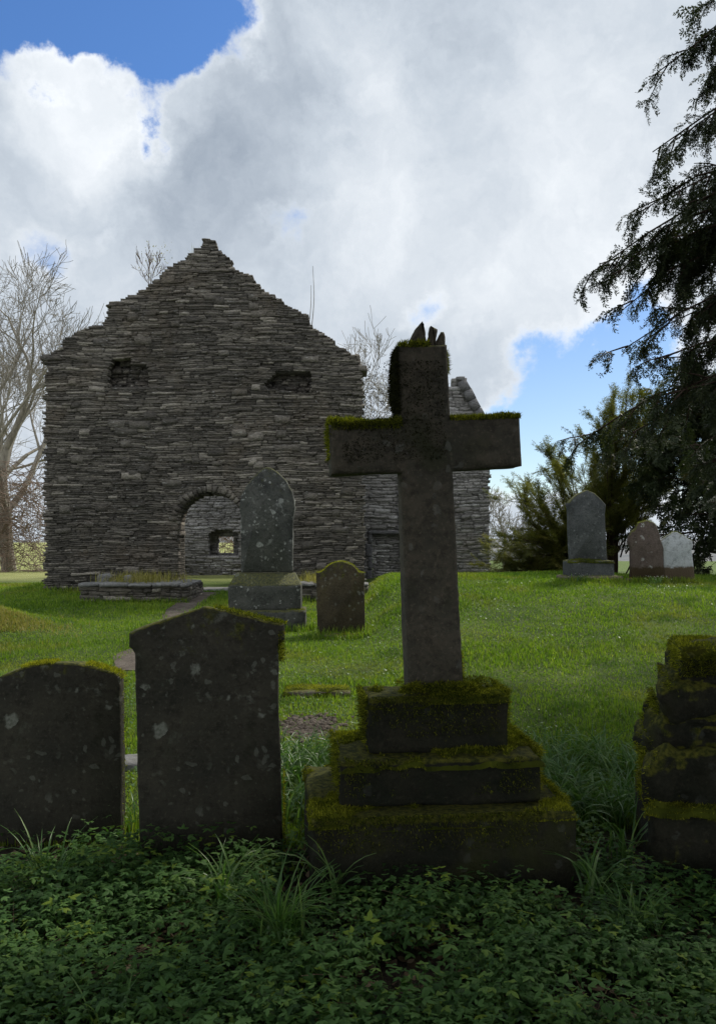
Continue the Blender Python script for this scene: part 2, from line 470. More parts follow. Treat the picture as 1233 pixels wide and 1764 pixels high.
def moss_pad(mb, x0, x1, y0, y1, z, thick=.022, thr=-.25, over=.012, seed=0, dens=9000, spike=.013, fz=None):
    """a cushion of moss lying on a ledge: lumpy sheet that bulges over the edge, bristling with spikes"""
    nx, ny = max(4, int((x1 - x0) / .012)), max(4, int((y1 - y0) / .012))
    X, Y = np.meshgrid(np.linspace(x0 - over, x1 + over, nx), np.linspace(y0 - over, y1 + over, ny), indexing='ij')
    P = np.stack([X.ravel(), Y.ravel(), np.full(X.size, seed * 1.7)], 1)
    a = NZ(P, 4.0); bb = NZ2(P, 16.0)
    ms = sstep(thr, thr + .25, a)
    e = np.minimum(np.minimum(X - x0, x1 - X), np.minimum(Y - y0, y1 - Y)).ravel()
    edge = sstep(-over, .035, e)
    lump = NZ(P, 22.0)
    ms = ms * sstep(-.9, -.1, NZ2(P, 7.0) + np.clip(e, 0, .12) * 9)
    Z = z - .02 + ms * (.02 + thick * (.45 + .4 * bb + .35 * lump) * edge) - (1 - sstep(-over, .006, e + .006 * lump)) * .034
    if fz is not None: Z = Z + fz(P[:, 0])
    V = np.stack([P[:, 0], P[:, 1], Z], 1)
    i, j = np.meshgrid(np.arange(nx - 1), np.arange(ny - 1), indexing='ij'); k = (i * ny + j).ravel()
    f = np.stack([k, k + ny, k + ny + 1, k + 1], 1)
    mb.add(V, f, np.clip(.22 + .16 * a[k] + .14 * lump[k], 0, .5))
    K = int(1.6 * dens * (x1 - x0) * (y1 - y0))
    idx = rng.integers(0, len(V), K); keep = ms[idx] > .35; idx = idx[keep]; K = len(idx)
    Q = V[idx] + rng.uniform(-.007, .007, (K, 3)) * [1, 1, .3]
    spikes(mb, Q, np.tile([[0, -.15, 1.]], (K, 1)), spike * rng.uniform(.5, 1.5, K), rng.uniform(.003, .006, K),
           np.clip(.42 + .25 * a[idx] + .12 * lump[idx] + rng.normal(0, .2, K), 0, 1))


def moss_points(mb, P, Nn, spike=.014, v0=.4, spread=.6, w=(.003, .006)):
    K = len(P)
    spikes(mb, P, Nn, spike * rng.uniform(.5, 1.6, K), rng.uniform(w[0], w[1], K), np.clip(v0 + rng.normal(0, .22, K), 0, 1), spread)


# ------------------------------------------------------------------ camera, light, sky
cam = bpy.data.cameras.new('camera'); camo = bpy.data.objects.new('camera', cam); COL.objects.link(camo)
camo.location = (0, 0, EYE); camo.rotation_euler = (R(90), 0, 0)
cam.sensor_fit = 'VERTICAL'; cam.sensor_height = 36; cam.lens = 36 * F / 1764
cam.shift_y = (HY - 882) / 1764; cam.clip_end = 3000; cam.clip_start = .05
SC.camera = camo
SUN_AZ, SUN_EL = R(42), R(47)
sd = Vector((math.sin(SUN_AZ) * math.cos(SUN_EL), math.cos(SUN_AZ) * math.cos(SUN_EL), math.sin(SUN_EL)))
sl = bpy.data.lights.new('sun', 'SUN'); sl.energy = 3.2; sl.angle = R(10); sl.color = (1, .93, .82)
so = bpy.data.objects.new('sun', sl); COL.objects.link(so); so.rotation_euler = sd.to_track_quat('Z', 'Y').to_euler()

w = bpy.data.worlds.new('World'); SC.world = w; w.use_nodes = True
nt = w.node_tree; nt.nodes.clear(); n = NT(nt)
wo = n.node('ShaderNodeOutputWorld'); bg = n.node('ShaderNodeBackground'); n.link(bg.outputs[0], wo.inputs[0])
SKY = .09
bg.inputs[1].default_value = SKY
sky = n.node('ShaderNodeTexSky', sky_type='NISHITA'); sky.sun_disc = False
sky.sun_elevation = SUN_EL; sky.sun_rotation = SUN_AZ; sky.air_density = 1.0; sky.dust_density = .3; sky.ozone_density = 2.0
gen = n.node('ShaderNodeTexCoord').outputs['Generated']
# wind-torn distortion of the direction the cloud field is looked up in
dn = n.node('ShaderNodeTexNoise'); dn.inputs['Scale'].default_value = 5.5; dn.inputs['Detail'].default_value = 7; dn.inputs['Roughness'].default_value = .62
n.link(gen, dn.inputs['Vector'])
dv = n.node('ShaderNodeVectorMath', operation='SUBTRACT'); n.link(dn.outputs['Color'], dv.inputs[0]); dv.inputs[1].default_value = (.5, .5, .5)
dm = n.node('ShaderNodeVectorMath', operation='MULTIPLY_ADD'); n.link(dv.outputs[0], dm.inputs[0]); dm.inputs[1].default_value = (.22, .22, .22); n.link(gen, dm.inputs[2])
DIR = dm.outputs[0]


def blob(px, py, r0, r1):
    d = Vector(((px - CX) / F, 1, (HY - py) / F)); L = d.length; d.normalize()
    k = n.node('ShaderNodeVectorMath', operation='DISTANCE'); n.link(DIR, k.inputs[0]); k.inputs[1].default_value = d
    return n.mr(k.outputs['Value'], r0 / F / L, r1 / F / L, 1, 0)


def total(items, start):
    acc = start
    for (px, py, r0, r1, wt) in items: acc = n.math('ADD', acc, n.math('MULTIPLY', blob(px, py, r0, r1), wt))
    return acc


holes = [(-60, -30, 40, 220, -.9), (90, 0, 40, 150, -.9), (230, 10, 40, 150, -.9), (370, 10, 20, 130, -.85), (-300, 60, 50, 300, -.8),
         (215, 195, 5, 75, -.75), (995, 650, 40, 165, -.85), (1085, 590, 40, 130, -.75), (920, 770, 30, 125, -.75), (1060, 740, 30, 160, -.8), (885, 860, 15, 80, -.6), (1250, 760, 40, 200, -.7),
         (60, 425, 0, 110, -.42), (165, 395, 0, 70, -.40), (485, 380, 0, 70, -.36), (705, 522, 0, 70, -.46), (1150, 320, 0, 80, -.35),
         (940, 700, 0, 60, .3)]
fine = n.noise(gen, 9, 8, .66)
dens = total(holes, n.math('ADD', n.math('MULTIPLY', n.math('SUBTRACT', fine, .5), 1.05), .80))
cov = n.mr(dens, .14, .60)
# thickness: bright where thin and lit, grey bases where thick
brt = total([(130, 190, 20, 190, .22), (300, 140, 10, 90, .16), (650, 90, 10, 130, .16), (430, 70, 10, 70, .14), (960, 160, 30, 260, .14), (1000, 480, 40, 230, .18), (800, 520, 10, 120, .16), (700, 300, 50, 300, .10),
             (430, 215, 60, 300, -.16), (790, 130, 20, 220, -.15), (560, 70, 10, 140, -.10), (330, 400, 30, 220, -.06), (1100, 330, 60, 260, .10), (330, 250, 20, 200, -.10), (620, 220, 20, 220, -.06), (780, 620, 10, 120, -.04), (250, 420, 40, 260, .02), (860, 660, 10, 70, -.06)],
            n.math('ADD', n.math('MULTIPLY', n.math('SUBTRACT', n.noise(DIR, 3.6, 7, .6), .5), .66), .575))
brt = n.math('ADD', brt, n.math('MULTIPLY', n.math('SUBTRACT', n.noise(DIR, 12, 7, .62), .5), .34))
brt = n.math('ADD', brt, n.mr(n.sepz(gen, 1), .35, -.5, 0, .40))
brt = n.math('ADD', brt, n.mr(dens, .35, .78, .20, 0))
cc = n.node('ShaderNodeValToRGB'); e = cc.color_ramp.elements
e[0].position = .25; e[0].color = (.27, .32, .39, 1); e[1].position = 1.0; e[1].color = (.84, .87, .90, 1)
x = e.new(.55); x.color = (.49, .545, .61, 1)
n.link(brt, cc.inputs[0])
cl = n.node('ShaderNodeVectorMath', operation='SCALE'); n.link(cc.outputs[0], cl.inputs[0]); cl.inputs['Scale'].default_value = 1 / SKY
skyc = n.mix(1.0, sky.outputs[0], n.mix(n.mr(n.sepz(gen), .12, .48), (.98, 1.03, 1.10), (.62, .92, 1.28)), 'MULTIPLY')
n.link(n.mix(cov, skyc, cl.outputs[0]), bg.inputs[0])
SC.view_settings.view_transform = 'Standard'; SC.view_settings.look = 'None'; SC.view_settings.exposure = .3; SC.view_settings.gamma = 1
SC.cycles.max_bounces = 6; SC.cycles.transparent_max_bounces = 6; SC.cycles.diffuse_bounces = 3

# ------------------------------------------------------------------ ground, hills
u = np.linspace(-1, 1, 201); xs = np.sign(u) * (np.abs(u) * 9 + 1600 * np.abs(u) ** 7)
vv = np.linspace(0, 1, 261); ys = -12 + vv * 40 + 1500 * vv ** 9
X, Y = np.meshgrid(xs, ys, indexing='ij'); Z = gh(X, Y)
V = np.stack([X.ravel(), Y.ravel(), Z.ravel()], 1)
i, j = np.meshgrid(np.arange(200), np.arange(260), indexing='ij'); k = (i * 261 + j).ravel()
mb = MB(); mb.add(V, np.stack([k, k + 261, k + 262, k + 1], 1), .5)
tag(mb.build('ground', M['turf'], smooth=True), kind='structure')

mb = MB()
nx = 260; hx = np.linspace(-700, 700, nx)
rows = []
for (yy, hgt) in ((380, -12), (430, -6), (480, -.6), (530, 2), (700, -10)):
    zz = hgt + NZ(np.stack([hx, np.full(nx, yy), hx * 0], 1), .012) * 2.5 + (rng.random(nx) * 2.6 if hgt > -2 else 0)
    rows.append(np.stack([hx, np.full(nx, yy), zz], 1))
V = np.concatenate(rows)
F_ = [(r * nx + i, r * nx + i + 1, (r + 1) * nx + i + 1, (r + 1) * nx + i) for r in range(4) for i in range(nx - 1)]
mb.add(V, np.array(F_), .5)
tag(mb.build('hills', M['hill']), kind='structure')


# ------------------------------------------------------------------ rubble masonry
def stone(mb, O, U, Nn, s0, s1, z0, z1, d0, depth, wav):
    """one rubble stone: bulging worn front, jittered edges; O + s*U + z*Z - d*N"""
    nx, nz_ = 4, 3
    V = np.zeros((nx, nz_, 3)); a = min(.011, (z1 - z0) * .16)
    for i in range(nx):
        for j in range(nz_):
            s = s0 + (s1 - s0) * (i / (nx - 1)); z = z0 + (z1 - z0) * (j / (nz_ - 1))
            ed = (i in (0, nx - 1)) + (j in (0, nz_ - 1))
            V[i, j] = (s + rnd.uniform(-a, a), z + rnd.uniform(-a, a) * .7, d0 - (0.003 if ed == 0 else -.0035 * ed) + rnd.uniform(-.006, .006))
    V = V.reshape(-1, 3)
    ring = [0, 3, 6, 9, 10, 11, 8, 5, 2, 1]
    B = V[ring].copy(); B[:, 2] = d0 + depth
    W = np.concatenate([V, B]); W[:, 1] += wav(W[:, 0], W[:, 1])
    F_ = [(i * 3 + j, i * 3 + 3 + j, i * 3 + 4 + j, i * 3 + 1 + j) for i in range(3) for j in range(2)]
    for q in range(10):
        F_.append((ring[q], 12 + q, 12 + (q + 1) % 10, ring[(q + 1) % 10]))
    P = O[None] + W[:, 0:1] * U[None] + W[:, 1:2] * np.array([[0, 0, 1.]]) - W[:, 2:3] * Nn[None]
    mb.add(P, np.array(F_), rnd.random())


def box8(mb, O, U, Nn, s0, s1, z0, z1, d0, d1, var=.1):
    c = np.array([(s, z, d) for d in (d0, d1) for (s, z) in ((s0, z0), (s1, z0), (s1, z1), (s0, z1))])
    P = O[None] + c[:, 0:1] * U[None] + c[:, 1:2] * np.array([[0, 0, 1.]]) - c[:, 2:3] * Nn[None]
    mb.add(P, np.array([(0, 1, 2, 3), (5, 4, 7, 6), (4, 0, 3, 7), (1, 5, 6, 2), (3, 2, 6, 7), (4, 5, 1, 0)]), var)


def cut(runs, a, b):
    out = []
    for (p, q) in runs:
        if b <= p or a >= q: out.append((p, q)); continue
        if a > p: out.append((p, a))
        if b < q: out.append((b, q))
    return out


def masonry(mb, O, ang, extent, z0, z1, thick, holes=(), holes_core=None, hrange=(.022, .060), lrange=(.09, .48), back=True, ragged=.05, face=.22, seed=0, dj=.010):
    """coursed rubble wall; extent(z)->(s0,s1); hole(z)->(a,b) or None. U runs to the viewer's right, N to the viewer"""
    U = np.array([math.cos(ang), math.sin(ang), 0]); Nn = np.array([math.sin(ang), -math.cos(ang), 0]); O = np.array(O, float)
    holes_core = holes if holes_core is None else holes_core
    def wav(s, z): return .020 * np.sin(s * 1.3 + seed + z * .7) + .009 * np.sin(s * 4.1 + z * 2.3 + seed) + .006 * np.sin(s * 9.7 - z * 3.1)
    z = z0
    while z < z1 - .01:
        h = rnd.uniform(*hrange); h = min(h, z1 - z)
        ex = extent(z + h * .5)
        if ex is None: z += h; continue
        e0, e1 = ex[0] + rnd.uniform(-ragged, ragged * .6), ex[1] + rnd.uniform(-ragged * .6, ragged)
        if e1 - e0 < .08: z += h; continue
        zc = z + h * .5
        runs = [(e0, e1)]
        for hf in holes:
            r_ = hf(zc)
            if r_: runs = cut(runs, r_[0] + rnd.uniform(-.025, .015), r_[1] + rnd.uniform(-.015, .025))
        runc = [(e0 + .05, e1 - .05)]
        for hf in holes_core:
            r_ = hf(zc)
            if r_: runc = cut(runc, r_[0] - .03, r_[1] + .03)
        for (a, b) in runc:
            if b - a > .03: box8(mb, O, U, Nn, a, b, z - .012, z + h + .004, .055, thick - .055, .05)
        for side in ((0, 1) if back else (0,)):
            for (a, b) in (runs if side == 0 else runc):
                s = a
                while s < b - .02:
                    L = rnd.uniform(*lrange) * rnd.choice((.6, 1, 1, 1.4))
                    if b - (s + L) < .1: L = b - s
                    g = rnd.uniform(.001, .005)
                    dd = rnd.gauss(0, dj)
                    if side == 0:
                        if h > .055 and rnd.random() < .35:
                            zm = z + h * rnd.uniform(.35, .65)
                            stone(mb, O, U, Nn, s + g, s + L - g, z + .002, zm - .002, dd, face, wav)
                            stone(mb, O, U, Nn, s + g, s + L - g, zm + .002, z + h - .001, rnd.gauss(0, dj), face, wav)
                        else:
                            stone(mb, O, U, Nn, s + g, s + L - g, z + .002, z + h - .002, dd, face, wav)
                    else:
                        box8(mb, O, U, Nn, s + g, s + L - g, z + .003, z + h - .003, thick - .15, thick + dd, rnd.random())
                    if side == 0 and face > .15 and rnd.random() < .035 and z + h * 2.3 < z1 and L > .2:
                        hb = min(L * .6, rnd.uniform(.09, .17)); zc2 = z + hb
                        if not any((r2 := hf(zz_)) and r2[0] < s + L * .8 + .06 and r2[1] > s - .06 for hf in holes for zz_ in (z, zc2)) and (e2 := extent(zc2)) is not None and e2[0] + .1 < s and s + L * .8 < e2[1] - .1:
                            stone(mb, O, U, Nn, s + g, s + L * .8, z + .004, z + hb, -.022, .1, wav)
                    s += L
        z += h


GY = 16.0; gs = GY / F
lefts = [(1030, 78), (640, 78), (637, 90), (624, 74), (612, 78), (607, 92), (570, 130), (562, 150), (559, 180), (540, 188), (522, 189), (515, 212), (503, 238), (490, 262), (470, 285), (455, 303), (448, 322), (434, 332), (424, 346), (412, 353)]
rights = [(1030, 626), (900, 625), (660, 622), (642, 622), (630, 630), (624, 614), (612, 612), (600, 590), (585, 572), (568, 545), (553, 530), (541, 526), (530, 508), (516, 482), (503, 460), (490, 440), (478, 432), (466, 408), (455, 398), (437, 383), (424, 372), (412, 364)]
lz = np.array([wz(p, GY) for p, _ in lefts]); lx = np.array([wx(q, GY) for _, q in lefts])
rz = np.array([wz(p, GY) for p, _ in rights]); rx = np.array([wx(q, GY) for _, q in rights])


def gable_extent(z):
    if z > lz.max(): return None
    return (float(np.interp(z, lz, lx)), float(np.interp(z, rz, rx)))


DCX, DCZ, DR, DHW = -3.016, 1.885, .675, .645
def door_hole(extra):
    def f(z):
        if z < 2.10: return (DCX - DHW, DCX + DHW)
        k = (DR + extra) ** 2 - (z - DCZ) ** 2
        return (DCX - math.sqrt(k), DCX + math.sqrt(k)) if k > 0 else None
    return f


def px_hole(pts):
    """ragged recess given by rows (py, px0, px1) on the gable"""
    zz = np.array([wz(p[0], GY) for p in pts][::-1]); a = np.array([wx(p[1], GY) for p in pts][::-1]); b_ = np.array([wx(p[2], GY) for p in pts][::-1])
    def f(z):
        if z < zz[0] or z > zz[-1]: return None
        return (float(np.interp(z, zz, a)), float(np.interp(z, zz, b_)))
    return f


rec = [px_hole([(616, 193, 224), (628, 190, 226), (629, 187, 255), (667, 187, 256)]), px_hole([(639, 478, 535), (650, 468, 537), (662, 456, 537), (671, 462, 534), (678, 520, 532)])]
church = empty('ruined_church', (-3.1, GY, .57), 'roofless ruined stone church with stepped gable, arched doorway and small side wing', 'ruin')
CHM = Matrix.Translation((3.1, -GY, -.57))


def child(mb, name, material, parent=church, smooth=False):
    o = mb.build(name, material, parent, smooth); o.matrix_parent_inverse = parent.matrix_world.inverted() if False else Matrix.Translation(-Vector(parent.location)); return o


mb = MB()
masonry(mb, (0, GY, 0), 0, gable_extent, .35, lz.max(), .75, [door_hole(.11), rec[0], rec[1]], [door_hole(0), rec[0], rec[1]], seed=1, ragged=.075)
for rr, (a, b_, z0, z1) in zip(rec, ((184, 260, 672, 614), (452, 541, 682, 636))):   # broken core seen inside the recesses
    masonry(mb, (0, GY + .30, 0), 0, lambda z, a=a, b_=b_: (wx(a, GY), wx(b_, GY)), wz(z0, GY), wz(z1, GY), .38, hrange=(.05, .1), lrange=(.08, .25), back=False, ragged=0, seed=4, dj=.04)
rough_box(mb, (-6.47, 15.95, wz(622, GY)), (-6.05, 16.6, wz(612, GY)), .08, .03, .02, 5, 3)
rough_box(mb, (.0, 15.95, wz(640, GY)), (.19, 16.6, wz(629, GY)), .06, .03, .02, 5, 4)
rough_box(mb, (-3.12, 16.1, wz(424, GY)), (-2.98, 16.5, wz(409, GY)), .05, .04, .03, 7, 5)
rough_box(mb, (-.16, 16.1, wz(628, GY)), (.05, 16.5, wz(608, GY)), .05, .05, .04, 7, 6)
rough_box(mb, (-4.02, 15.97, wz(490, GY)), (-3.72, 16.6, wz(466, GY)), .06, .04, .03, 5, 7)
child(mb, 'gable_wall', M['gable'])
mb = MB()   # voussoirs of the doorway
nv = 27
for q in range(nv):
    a0 = R(200 - 220 * q / nv) if False else R(197 - 214 * q / nv); a1 = R(197 - 214 * (q + 1) / nv) + .015
    th = rnd.uniform(.10, .17); c8 = []
    yj = rnd.uniform(-.05, .03)
    for yy in (GY + yj, GY + .7):
        for (a, rr) in ((a0, DR), (a1, DR), (a1, DR + th), (a0, DR + th)):
            c8.append((DCX + math.cos(a) * rr + rnd.uniform(-.012, .012), yy, DCZ + .02 + math.sin(a) * rr + rnd.uniform(-.012, .012)))
    mb.add(c8, np.array([(0, 1, 2, 3), (5, 4, 7, 6), (4, 0, 3, 7), (1, 5, 6, 2), (3, 2, 6, 7), (4, 5, 1, 0)]))
child(mb, 'door_arch', M['gable'])
mb = MB(); rough_box(mb, (DCX - .62, GY - .16, .40), (DCX + .64, GY + .6, .60), .06, .02, .012, 5, 8)
rough_box(mb, (DCX - .45, GY - .5, .36), (DCX + .6, GY - .18, .545), .06, .02, .012, 5, 9)
child(mb, 'door_step', M['slab'])

RY = 23.0


def rear_recess(z):
    t, bt = wz(912, RY), wz(959, RY)
    if z > t or z < bt: return None
    cxx, hw = wx(385, RY), .43
    k = 1 if z < t - .16 else math.sqrt(max(.05, 1 - ((z - t + .16) / .17) ** 2))
    return (cxx - hw * k, cxx + hw * k)


def rear_window(z):
    return (wx(372, RY), wx(398, RY)) if wz(955, RY) < z < wz(925, RY) else None


mb = MB()
masonry(mb, (0, RY, 0), 0, lambda z: (-6.5, .2), .2, 3.7 + .2, .8, [rear_recess], [rear_recess], hrange=(.05, .11), lrange=(.12, .45), seed=2, back=False)
masonry(mb, (0, RY + .38, 0), 0, lambda z: (wx(352, RY), wx(420, RY)), 1.0, 2.0, .4, [rear_window], hrange=(.06, .12), lrange=(.1, .3), seed=5, back=False)
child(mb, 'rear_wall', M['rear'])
mb = MB()
masonry(mb, (-6.4, 23, 0), R(-90), lambda z: (.1, 6.1), .2, 2.0, .7, hrange=(.07, .14), lrange=(.2, .6), seed=3)
masonry(mb, (.12, 16.8, 0), R(90), lambda z: (0, 6.1), .2, 2.2, .7, hrange=(.07, .14), lrange=(.2, .6), seed=6)
for o_ in (mb.build('side_wall', M['gable'], church),): o_.matrix_parent_inverse = Matrix.Translation(-Vector(church.location))

TY = 20.0; tz = lambda p: wz(p, TY); tx = lambda p: wx(p, TY)
tl = [(1040, 540), (735, 540), (728, 738), (655, 781), (651, 783)]; tr = [(1040, 846), (980, 844), (735, 842), (728, 838), (655, 800), (651, 799)]
tlz = np.array([tz(p) for p, _ in tl]); tlx = np.array([tx(q) for _, q in tl]); trz = np.array([tz(p) for p, _ in tr]); trx = np.array([tx(q) for _, q in tr])
wing_ext = lambda z: None if z > tlz.max() else (float(np.interp(z, tlz, tlx)), float(np.interp(z, trz, trx)))
wing_door = lambda z: (tx(641), tx(692)) if z < tz(921) else None
mb = MB()
masonry(mb, (0, TY, 0), 0, wing_ext, .1, tlz.max(), .7, [wing_door], [wing_door], seed=8, hrange=(.06, .12), back=False)
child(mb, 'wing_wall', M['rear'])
mb = MB(); masonry(mb, (0, TY + .09, 0), 0, lambda z: (tx(640), tx(694)), .1, tz(920), .2, seed=11, hrange=(.05, .09), back=False, ragged=0, face=.1)
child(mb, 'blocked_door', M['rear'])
mb = MB()
rough_box(mb, (tx(634), TY - .05, tz(921)), (tx(697), TY + .3, tz(914)), .06, .015, .01, 6, 2)
for q in range(5):
    z0 = .15 + q * .34; rough_box(mb, (tx(634) - (.06 if q % 2 else 0), TY - .04, z0), (tx(641), TY + .2, z0 + .33), .06, .012, .01, 6, q + 20)
    rough_box(mb, (tx(691.5), TY - .04, z0), (tx(698) + (.06 if q % 2 else 0), TY + .2, z0 + .33), .06, .012, .01, 6, q + 30)
child(mb, 'door_surround', M['quoin'])
mb = MB()
for q in range(11):   # pale quoins running up beside the wing doorway
    z0 = tz(915) + .02 + q * .145; rough_box(mb, (tx(688) - rnd.uniform(0, .08), TY - .05, z0), (tx(694), TY + .2, z0 + .135), .05, .012, .012, 6, q + 50)
child(mb, 'quoins', M['quoin'])
mb = MB()
p0, p1 = np.array([tx(801), tz(653)]), np.array([tx(846), tz(735)]); dd = (p1 - p0) / 5; nn_ = np.array([-dd[1], dd[0]]); nn_ = nn_ / np.linalg.norm(nn_) * -.24
for q in range(5):
    a = p0 + dd * q + dd * .02; b_ = p0 + dd * (q + 1) - dd * .02; c8 = []
    if nn_[0] > 0: nn_ = -nn_
    for yy in (TY - .07, TY + .75):
        for p in (a, b_, b_ + nn_, a + nn_): c8.append((p[0] + rnd.uniform(-.012, .012), yy, p[1] + rnd.uniform(-.012, .012)))
    mb.add(c8, np.array([(0, 3, 2, 1), (5, 6, 7, 4), (4, 7, 3, 0), (1, 2, 6, 5), (3, 7, 6, 2), (4, 0, 1, 5)]))
rough_box(mb, (tx(785), TY - .06, tz(656)), (tx(800), TY + .7, tz(649)), .06, .02, .01, 6, 71)
child(mb, 'gable_coping', M['quoin'])
mb = MB(); masonry(mb, (tx(844), TY + .75, 0), R(90), lambda z: (0, 5.5), .0, 4.2, .7, hrange=(.08, .15), lrange=(.2, .6), seed=13, back=False)
child(mb, 'wing_side_wall', M['gable'])


def low_wall(name, x0, x1, yf, ztop, depth, label, grassn):
    r = empty(name, ((x0 + x1) / 2, yf, g1((x0 + x1) / 2, yf)), label, 'low wall')
    mb = MB(); masonry(mb, (0, yf, 0), 0, lambda z: (x0, x1), ztop - .5, ztop - .05, depth, hrange=(.06, .11), lrange=(.15, .5), seed=x0, ragged=.03)
    masonry(mb, (x1, yf, 0), R(90), lambda z: (.08, depth), ztop - .5, ztop - .05, .2, hrange=(.06, .11), lrange=(.15, .4), seed=x0 + 2, back=False, ragged=.01)
    child(mb, 'wall_body', M['gable'], r)
    mb = MB(); s = x0 - .03
    while s < x1:
        L = rnd.uniform(.25, .6); L = min(L, x1 + .03 - s)
        if L > .06: rough_box(mb, (s + .005, yf - .04 + rnd.uniform(-.02, .02), ztop - .055), (s + L - .005, yf + rnd.uniform(.3, .45), ztop + rnd.uniform(-.01, .02)), .06, .018, .015, 5, s)
        s += L
    rough_box(mb, (x0 + .05, yf + .42, ztop - .06), (x1 - .05, yf + depth - .04, ztop - .01), .1, .02, .02, 3, 2)
    child(mb, 'cap_stones', M['slab'], r)
    mb = MB(); K = grassn
    P = np.stack([rng.normal((x0 * .55 + x1 * .45), (x1 - x0) * .2, K), rng.uniform(yf + .12, yf + depth, K), np.full(K, ztop)], 1)
    P = P[(P[:, 0] > x0 + .05) & (P[:, 0] < x1 - .05)]
    blades(mb, P, rng.uniform(.08, .24, len(P)), rng.uniform(.006, .014, len(P)), rng.random(len(P)), .55)
    g = child(mb, 'grass_tuft', M['dry'], r)
    return r


low_wall('low_wall', wx(138, 14), wx(322, 14), 14.0, .815, 1.6, 'low dry stone bench of slate left of the arched doorway, grass on top', 900)
low_wall('low_wall', wx(498, 14), wx(632, 14), 14.1, .81, 1.5, 'low stretch of slate wall behind the round topped mossy headstone', 1100)
for (px, py, sx, sz, lab, sd_) in ((180, 1004, .11, .14, 'squarish pale loose stone upright on the low slate bench', 1), (222, 1004, .07, .13, 'narrow pale loose stone at the right of the squarish one on the bench', 2)):
    mb = MB(); rough_box(mb, (-sx, -.08, -.02), (sx, .08, sz), .03, .03, .02, 9, sd_)
    o = mb.build('loose_stone', M['slab']); o.location = (wx(px, 14.5), 14.5, .815); tag(o, lab, 'stone')


# ------------------------------------------------------------------ small plants on the ruin
def grow(mb, p, d, L, r, lev, spread, twigs=None, sides=5, up=.15, wob=.25, kids=(2, 4), ratio=.68, minr=.003):
    n_ = 4 if lev > 1 else 3
    pts = [np.array(p, float)]; dd = np.array(d, float)
    for q in range(n_):
        dd = dd + rng.normal(0, wob, 3) * .5 + np.array([0, 0, up]); dd /= np.linalg.norm(dd)
        pts.append(pts[-1] + dd * L / n_)
    rads = np.linspace(r, max(minr, r * .55), n_ + 1)
    tube(twigs if (twigs is not None and lev <= 2) else mb, pts, rads, sides if lev > 2 else 3)
    if lev <= 0: return
    k = rnd.randint(*kids)
    for q in range(k + 1):
        t = rng.uniform(.35, 1) if q else 1.0
        bi = min(n_, int(round(t * n_))); base = pts[bi]
        nd = dd + rng.normal(0, spread, 3) * (1.25 if q else .45); nd /= np.linalg.norm(nd)
        grow(mb, base, nd, L * ratio * rng.uniform(.75, 1.15), max(minr, rads[bi] * (.85 if q == 0 else .6)), lev - 1, spread, twigs, sides, up, wob, kids, ratio, minr)


t = empty('sapling', (wx(250, GY), 16.35, wz(497, GY)), 'small leafless sapling growing on the left slope of the church gable', 'sapling')
mb, tw = MB(), MB()
for q in range(3): grow(mb, (q * .05 - .05, 0, -.05), (.1 + .12 * q - .06, 0, 1), .52, .010, 3, .42, tw, up=.2, kids=(2, 3), ratio=.62, minr=.0045)
mb.build('stem', M['bark'], t); tw.build('twigs', M['twig'], t)
mb = MB(); K = 120
pts = np.stack([rng.normal(.13, .22, K), rng.normal(0, .15, K), rng.uniform(.35, 1.05, K)], 1)
blades(mb, pts, rng.uniform(.02, .04, K), rng.uniform(.014, .024, K), rng.random(K), 1.2); tag(mb.build('buds', M['dry'], t), kind='stuff')
t = empty('sapling', (wx(535, GY), 16.4, wz(552, GY)), 'pair of tall thin bare shoots on the right slope of the church gable', 'sapling')
mb = MB()
for (dx, L) in ((0, 1.25), (-.06, .85)):
    z_ = np.linspace(-.15, L, 8); tube(mb, np.stack([dx + .03 * np.sin(z_ * 3) + z_ * .03, z_ * 0, z_], 1), np.linspace(.010, .004, 8), 4)
mb.build('stem', M['bark'], t)
for (px, py, nn2, hh, lab) in ((340, 436, 60, .26, 'grass tuft sprouting just left of the gable peak'), (246, 508, 40, .14, 'grass tuft at the foot of the leafless sapling on the gable'), (376, 448, 90, .12, 'thin grass tuft just right of the gable peak'), (212, 520, 50, .20, 'sparse dry stalks lowest on the left gable slope')):
    mb = MB(); P = np.stack([rng.normal(0, .09, nn2), rng.normal(0, .1, nn2), np.full(nn2, -.03)], 1)
    blades(mb, P, rng.uniform(.5, 1.1, nn2) * hh, rng.uniform(.006, .010, nn2), rng.random(nn2), .4)
    rough_box(mb, (-.20, -.16, -.07), (.20, .16, -.012), .05, .025, .02, 8, px, var=.02)
    o = mb.build('grass_tuft', M['dry']); o.location = (wx(px, GY), 16.3, wz(py, GY)); tag(o, lab, 'grass tuft')


# ------------------------------------------------------------------ the cross
CY = 4.0
cross = empty('stone_cross', (wx(746, CY), CY, 0), 'tall dark stone cross on three mossy steps, broken finial on top', 'cross', yaw=R(6))
mb = MB(); rough_box(mb, (-.64, -.45, -.15), (.58, .45, .345), .035, .02, .011, 5, 1); mb.build('step', M['steps'], cross)
mb = MB(); rough_box(mb, (-.50, -.30, .34), (.470, .30, .565), .03, .018, .010, 6, 2); mb.build('step', M['steps'], cross)
mb = MB(); rough_box(mb, (-.352, -.165, .56), (.345, .18, .83), .03, .016, .008, 6, 3); mb.build('step', M['steps'], cross)
ROLL = R(2.4)
ol = [(-.141, .80), (.141, .80), (.130, 1.945), (.487, 1.955), (.487, 2.205), (.128, 2.205), (.126, 2.575), (-.118, 2.575), (-.122, 2.19), (-.480, 2.195), (-.478, 1.945), (-.130, 1.945)]
mb = MB(); slab(mb, ol, .17, .016, .003, .025, 10, 1, ROLL, (0, .85)); o = mb.build('cross_body', M['cross'], cross); o.location = (0, -.085, 0)


